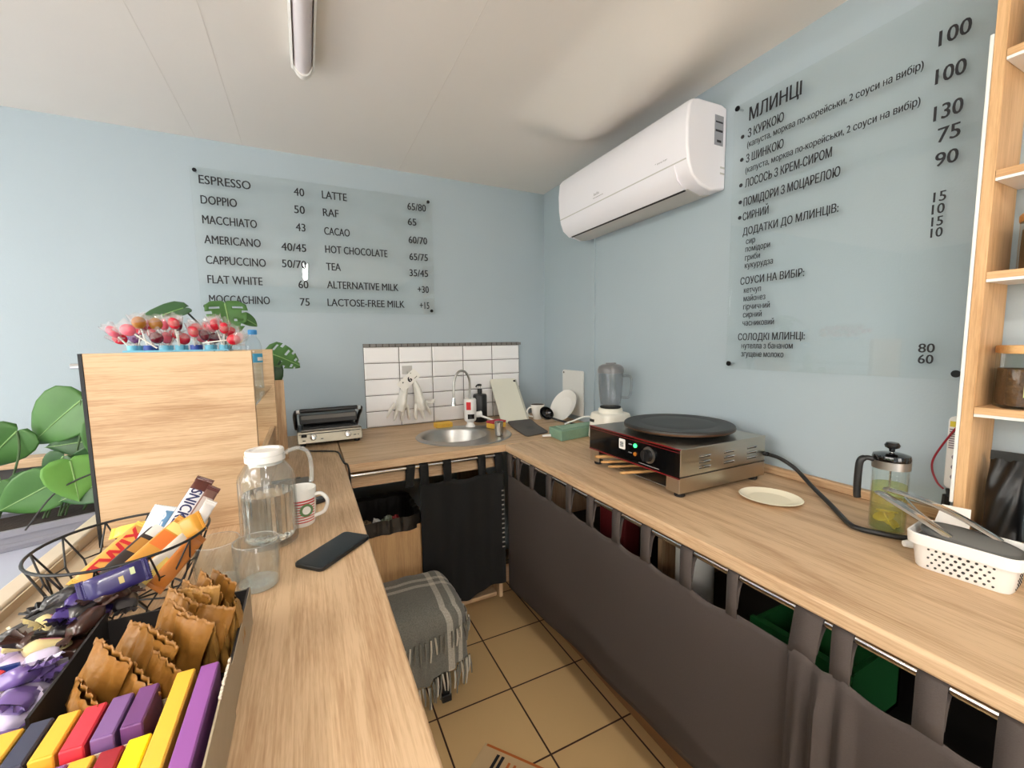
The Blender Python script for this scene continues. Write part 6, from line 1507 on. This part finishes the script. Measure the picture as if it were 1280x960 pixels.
TC = {'yellow': (242, 184, 62), 'bright yellow': (250, 222, 20), 'red': (224, 58, 72), 'dark red': (158, 36, 46), 'purple': (128, 92, 146), 'violet': (146, 84, 158), 'navy': (62, 64, 84), 'lavender': (206, 200, 226), 'plum': (112, 66, 122)}
def sachet(col, label, xc, w, y0_, y1_, ztop, h=0.068, tilt=0.0):
    t = thing('tea_sachet', label, 'tea sachet', (xc - 0.006, (y0_ + y1_) / 2, ztop - 0.003 - h))
    hl = (y1_ - y0_) / 2; m = swatch('sachet_' + col, TC[col], .45)
    t.rotation_euler = (0, tilt, 0)
    MB().prism(rrect(-w / 2, w / 2, -hl, hl, .0015, 3), 0, h).build('sachet_body', m, t, bevel=0.0012)
    rgb = TC[col]
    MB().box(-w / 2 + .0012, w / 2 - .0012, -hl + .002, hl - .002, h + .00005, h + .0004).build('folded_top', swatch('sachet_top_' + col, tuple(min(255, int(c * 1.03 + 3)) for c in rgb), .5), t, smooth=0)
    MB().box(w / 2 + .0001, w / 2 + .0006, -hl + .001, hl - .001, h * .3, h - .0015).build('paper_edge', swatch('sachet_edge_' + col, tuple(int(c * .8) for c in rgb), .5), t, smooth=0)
SHX = -0.006
far = [('plum', -1.5580, -1.795), ('purple', -1.5790, -1.798), ('red', -1.6000, -1.800), ('yellow', -1.6210, -1.799), ('navy', -1.6420, -1.798), ('yellow', -1.6625, -1.800), ('red', -1.6825, -1.801), ('lavender', -1.7015, -1.803)]
for i, (c, x, y) in enumerate(far):
    sachet(c, '%s tea sachet, %s from the right in the far row of the grey carton' % (c, ORD[i]), x, .0172, y - .056, y, .961 - .0006 * i)
near = [('bright yellow', -1.5480), ('dark red', -1.5690), ('yellow', -1.5900), ('purple', -1.6090), ('red', -1.6270), ('yellow', -1.6470), ('violet', -1.6670), ('yellow', -1.6870)]
for i, (c, x) in enumerate(near):
    sachet(c, '%s tea sachet, %s from the right in the near row of the grey carton' % (c, ORD[i]), x, .0175, -1.962, -1.8610, .952 + (.003 if i == 0 else 0), .062)
sachet('yellow', 'long yellow tea sachet second from the right wall of the grey carton', -1.5265, .0170, -1.935, -1.789, .962)
sachet('violet', 'long violet tea sachet against the right wall of the grey carton', -1.5040, .0175, -1.930, -1.789, .962)

# blue-edged box with purple chocolates and sugar sticks
t = thing('card_box', 'white card box with blue top edge holding purple sweets at the left edge', 'box', (0, 0, 0))
X0, X1, Y0, Y1 = -1.835, -1.682, -1.80, -1.655
b = MB(); b.box(X0, X1, Y0, Y1, ZW, ZW + .002); b.box(X0, X0 + .002, Y0, Y1, ZW + .002, .935); b.box(X1 - .002, X1, Y0, Y1, ZW + .002, .915); b.box(X0 + .002, X1 - .002, Y0, Y0 + .002, ZW + .002, .925); b.box(X0 + .002, X1 - .002, Y1 - .002, Y1, ZW + .002, .935)
b.build('box_body', swatch('card_pale', (214, 208, 220), .6), t, smooth=0)
b = MB(); b.box(X0 - .0006, X1 - .045, Y1 - .0045, Y1 + .0006, .930, .944); b.box(X0 - .0006, X0 + .004, Y0, Y1 - .005, .930, .944); b.build('blue_edge', 'navyedge', t, smooth=0)['label'] = 'dark blue top edge'
ck += [('purple', (120, 96, 160)), ('pale lilac', (214, 204, 232))]
for i, p in enumerate([(-1.712, -1.668, .930), (-1.705, -1.70, .926), (-1.735, -1.672, .925), (-1.712, -1.735, .918), (-1.735, -1.705, .915), (-1.70, -1.765, .912), (-1.728, -1.755, .908), (-1.705, -1.660, .944), (-1.718, -1.69, .944), (-1.745, -1.73, .905), (-1.70, -1.72, .935)]):
    candy([6, 7, 6, 7, 6, 6, 3, 7, 6, 5, 6][i], p, (rnd.uniform(-.5, .5), rnd.uniform(-.5, .5), rnd.uniform(0, 3)), 1.15, 'sweets in the blue-edged box', 'in the blue-edged white box')
def stick(label, p0, p1, rgb, band=None):
    P0, P1 = Vector(p0), Vector(p1); d = P1 - P0; L_ = d.length
    t = thing('sugar_stick', label, 'sugar stick', P0); t.rotation_mode = 'QUATERNION'; t.rotation_quaternion = Vector((1, 0, 0)).rotation_difference(d.normalized())
    MB().tube([(0, 0, 0), (L_ * .04, 0, 0), (L_ * .96, 0, 0), (L_, 0, 0)], [.0065, .0075, .0075, .0065], 12, flat=.6).build('paper_tube', swatch('stick_%d_%d_%d' % rgb, rgb, .5), t)
    if band: MB().tube([(L_ * .55, 0, 0), (L_ * .8, 0, 0)], .0078, 12, flat=.62).build('printed_band', swatch('stick_%d_%d_%d' % band, band, .5), t)
stick('red sugar stick standing at the left edge of the blue-edged box', (-1.772, -1.735, .890), (-1.735, -1.672, .948), (206, 46, 50))
stick('white sugar stick with yellow band in the blue-edged box', (-1.742, -1.778, .890), (-1.722, -1.712, .945), (236, 234, 226), (240, 200, 90))
stick('pale green sugar stick at the picture edge in the blue-edged box', (-1.768, -1.762, .892), (-1.744, -1.695, .942), (190, 222, 208))
stick('grey sugar stick leaning right of the white one in the blue-edged box', (-1.716, -1.755, .890), (-1.727, -1.692, .945), (150, 142, 136))

# hedge outside the customer windows, mirrored in the crepe menu
b = MB(); rnd = random.Random(9)
for i in range(26): b.blob((-13 + rnd.uniform(-.8, .8), -12 + i * .9, .4), (1.2, 1.0, 1.1 + rnd.random() * 1.2), 10, 7)
o = b.build('hedge', 'hedge'); tag(o, 'green hedge outside the customer windows, mirrored in the crepe menu', 'hedge')
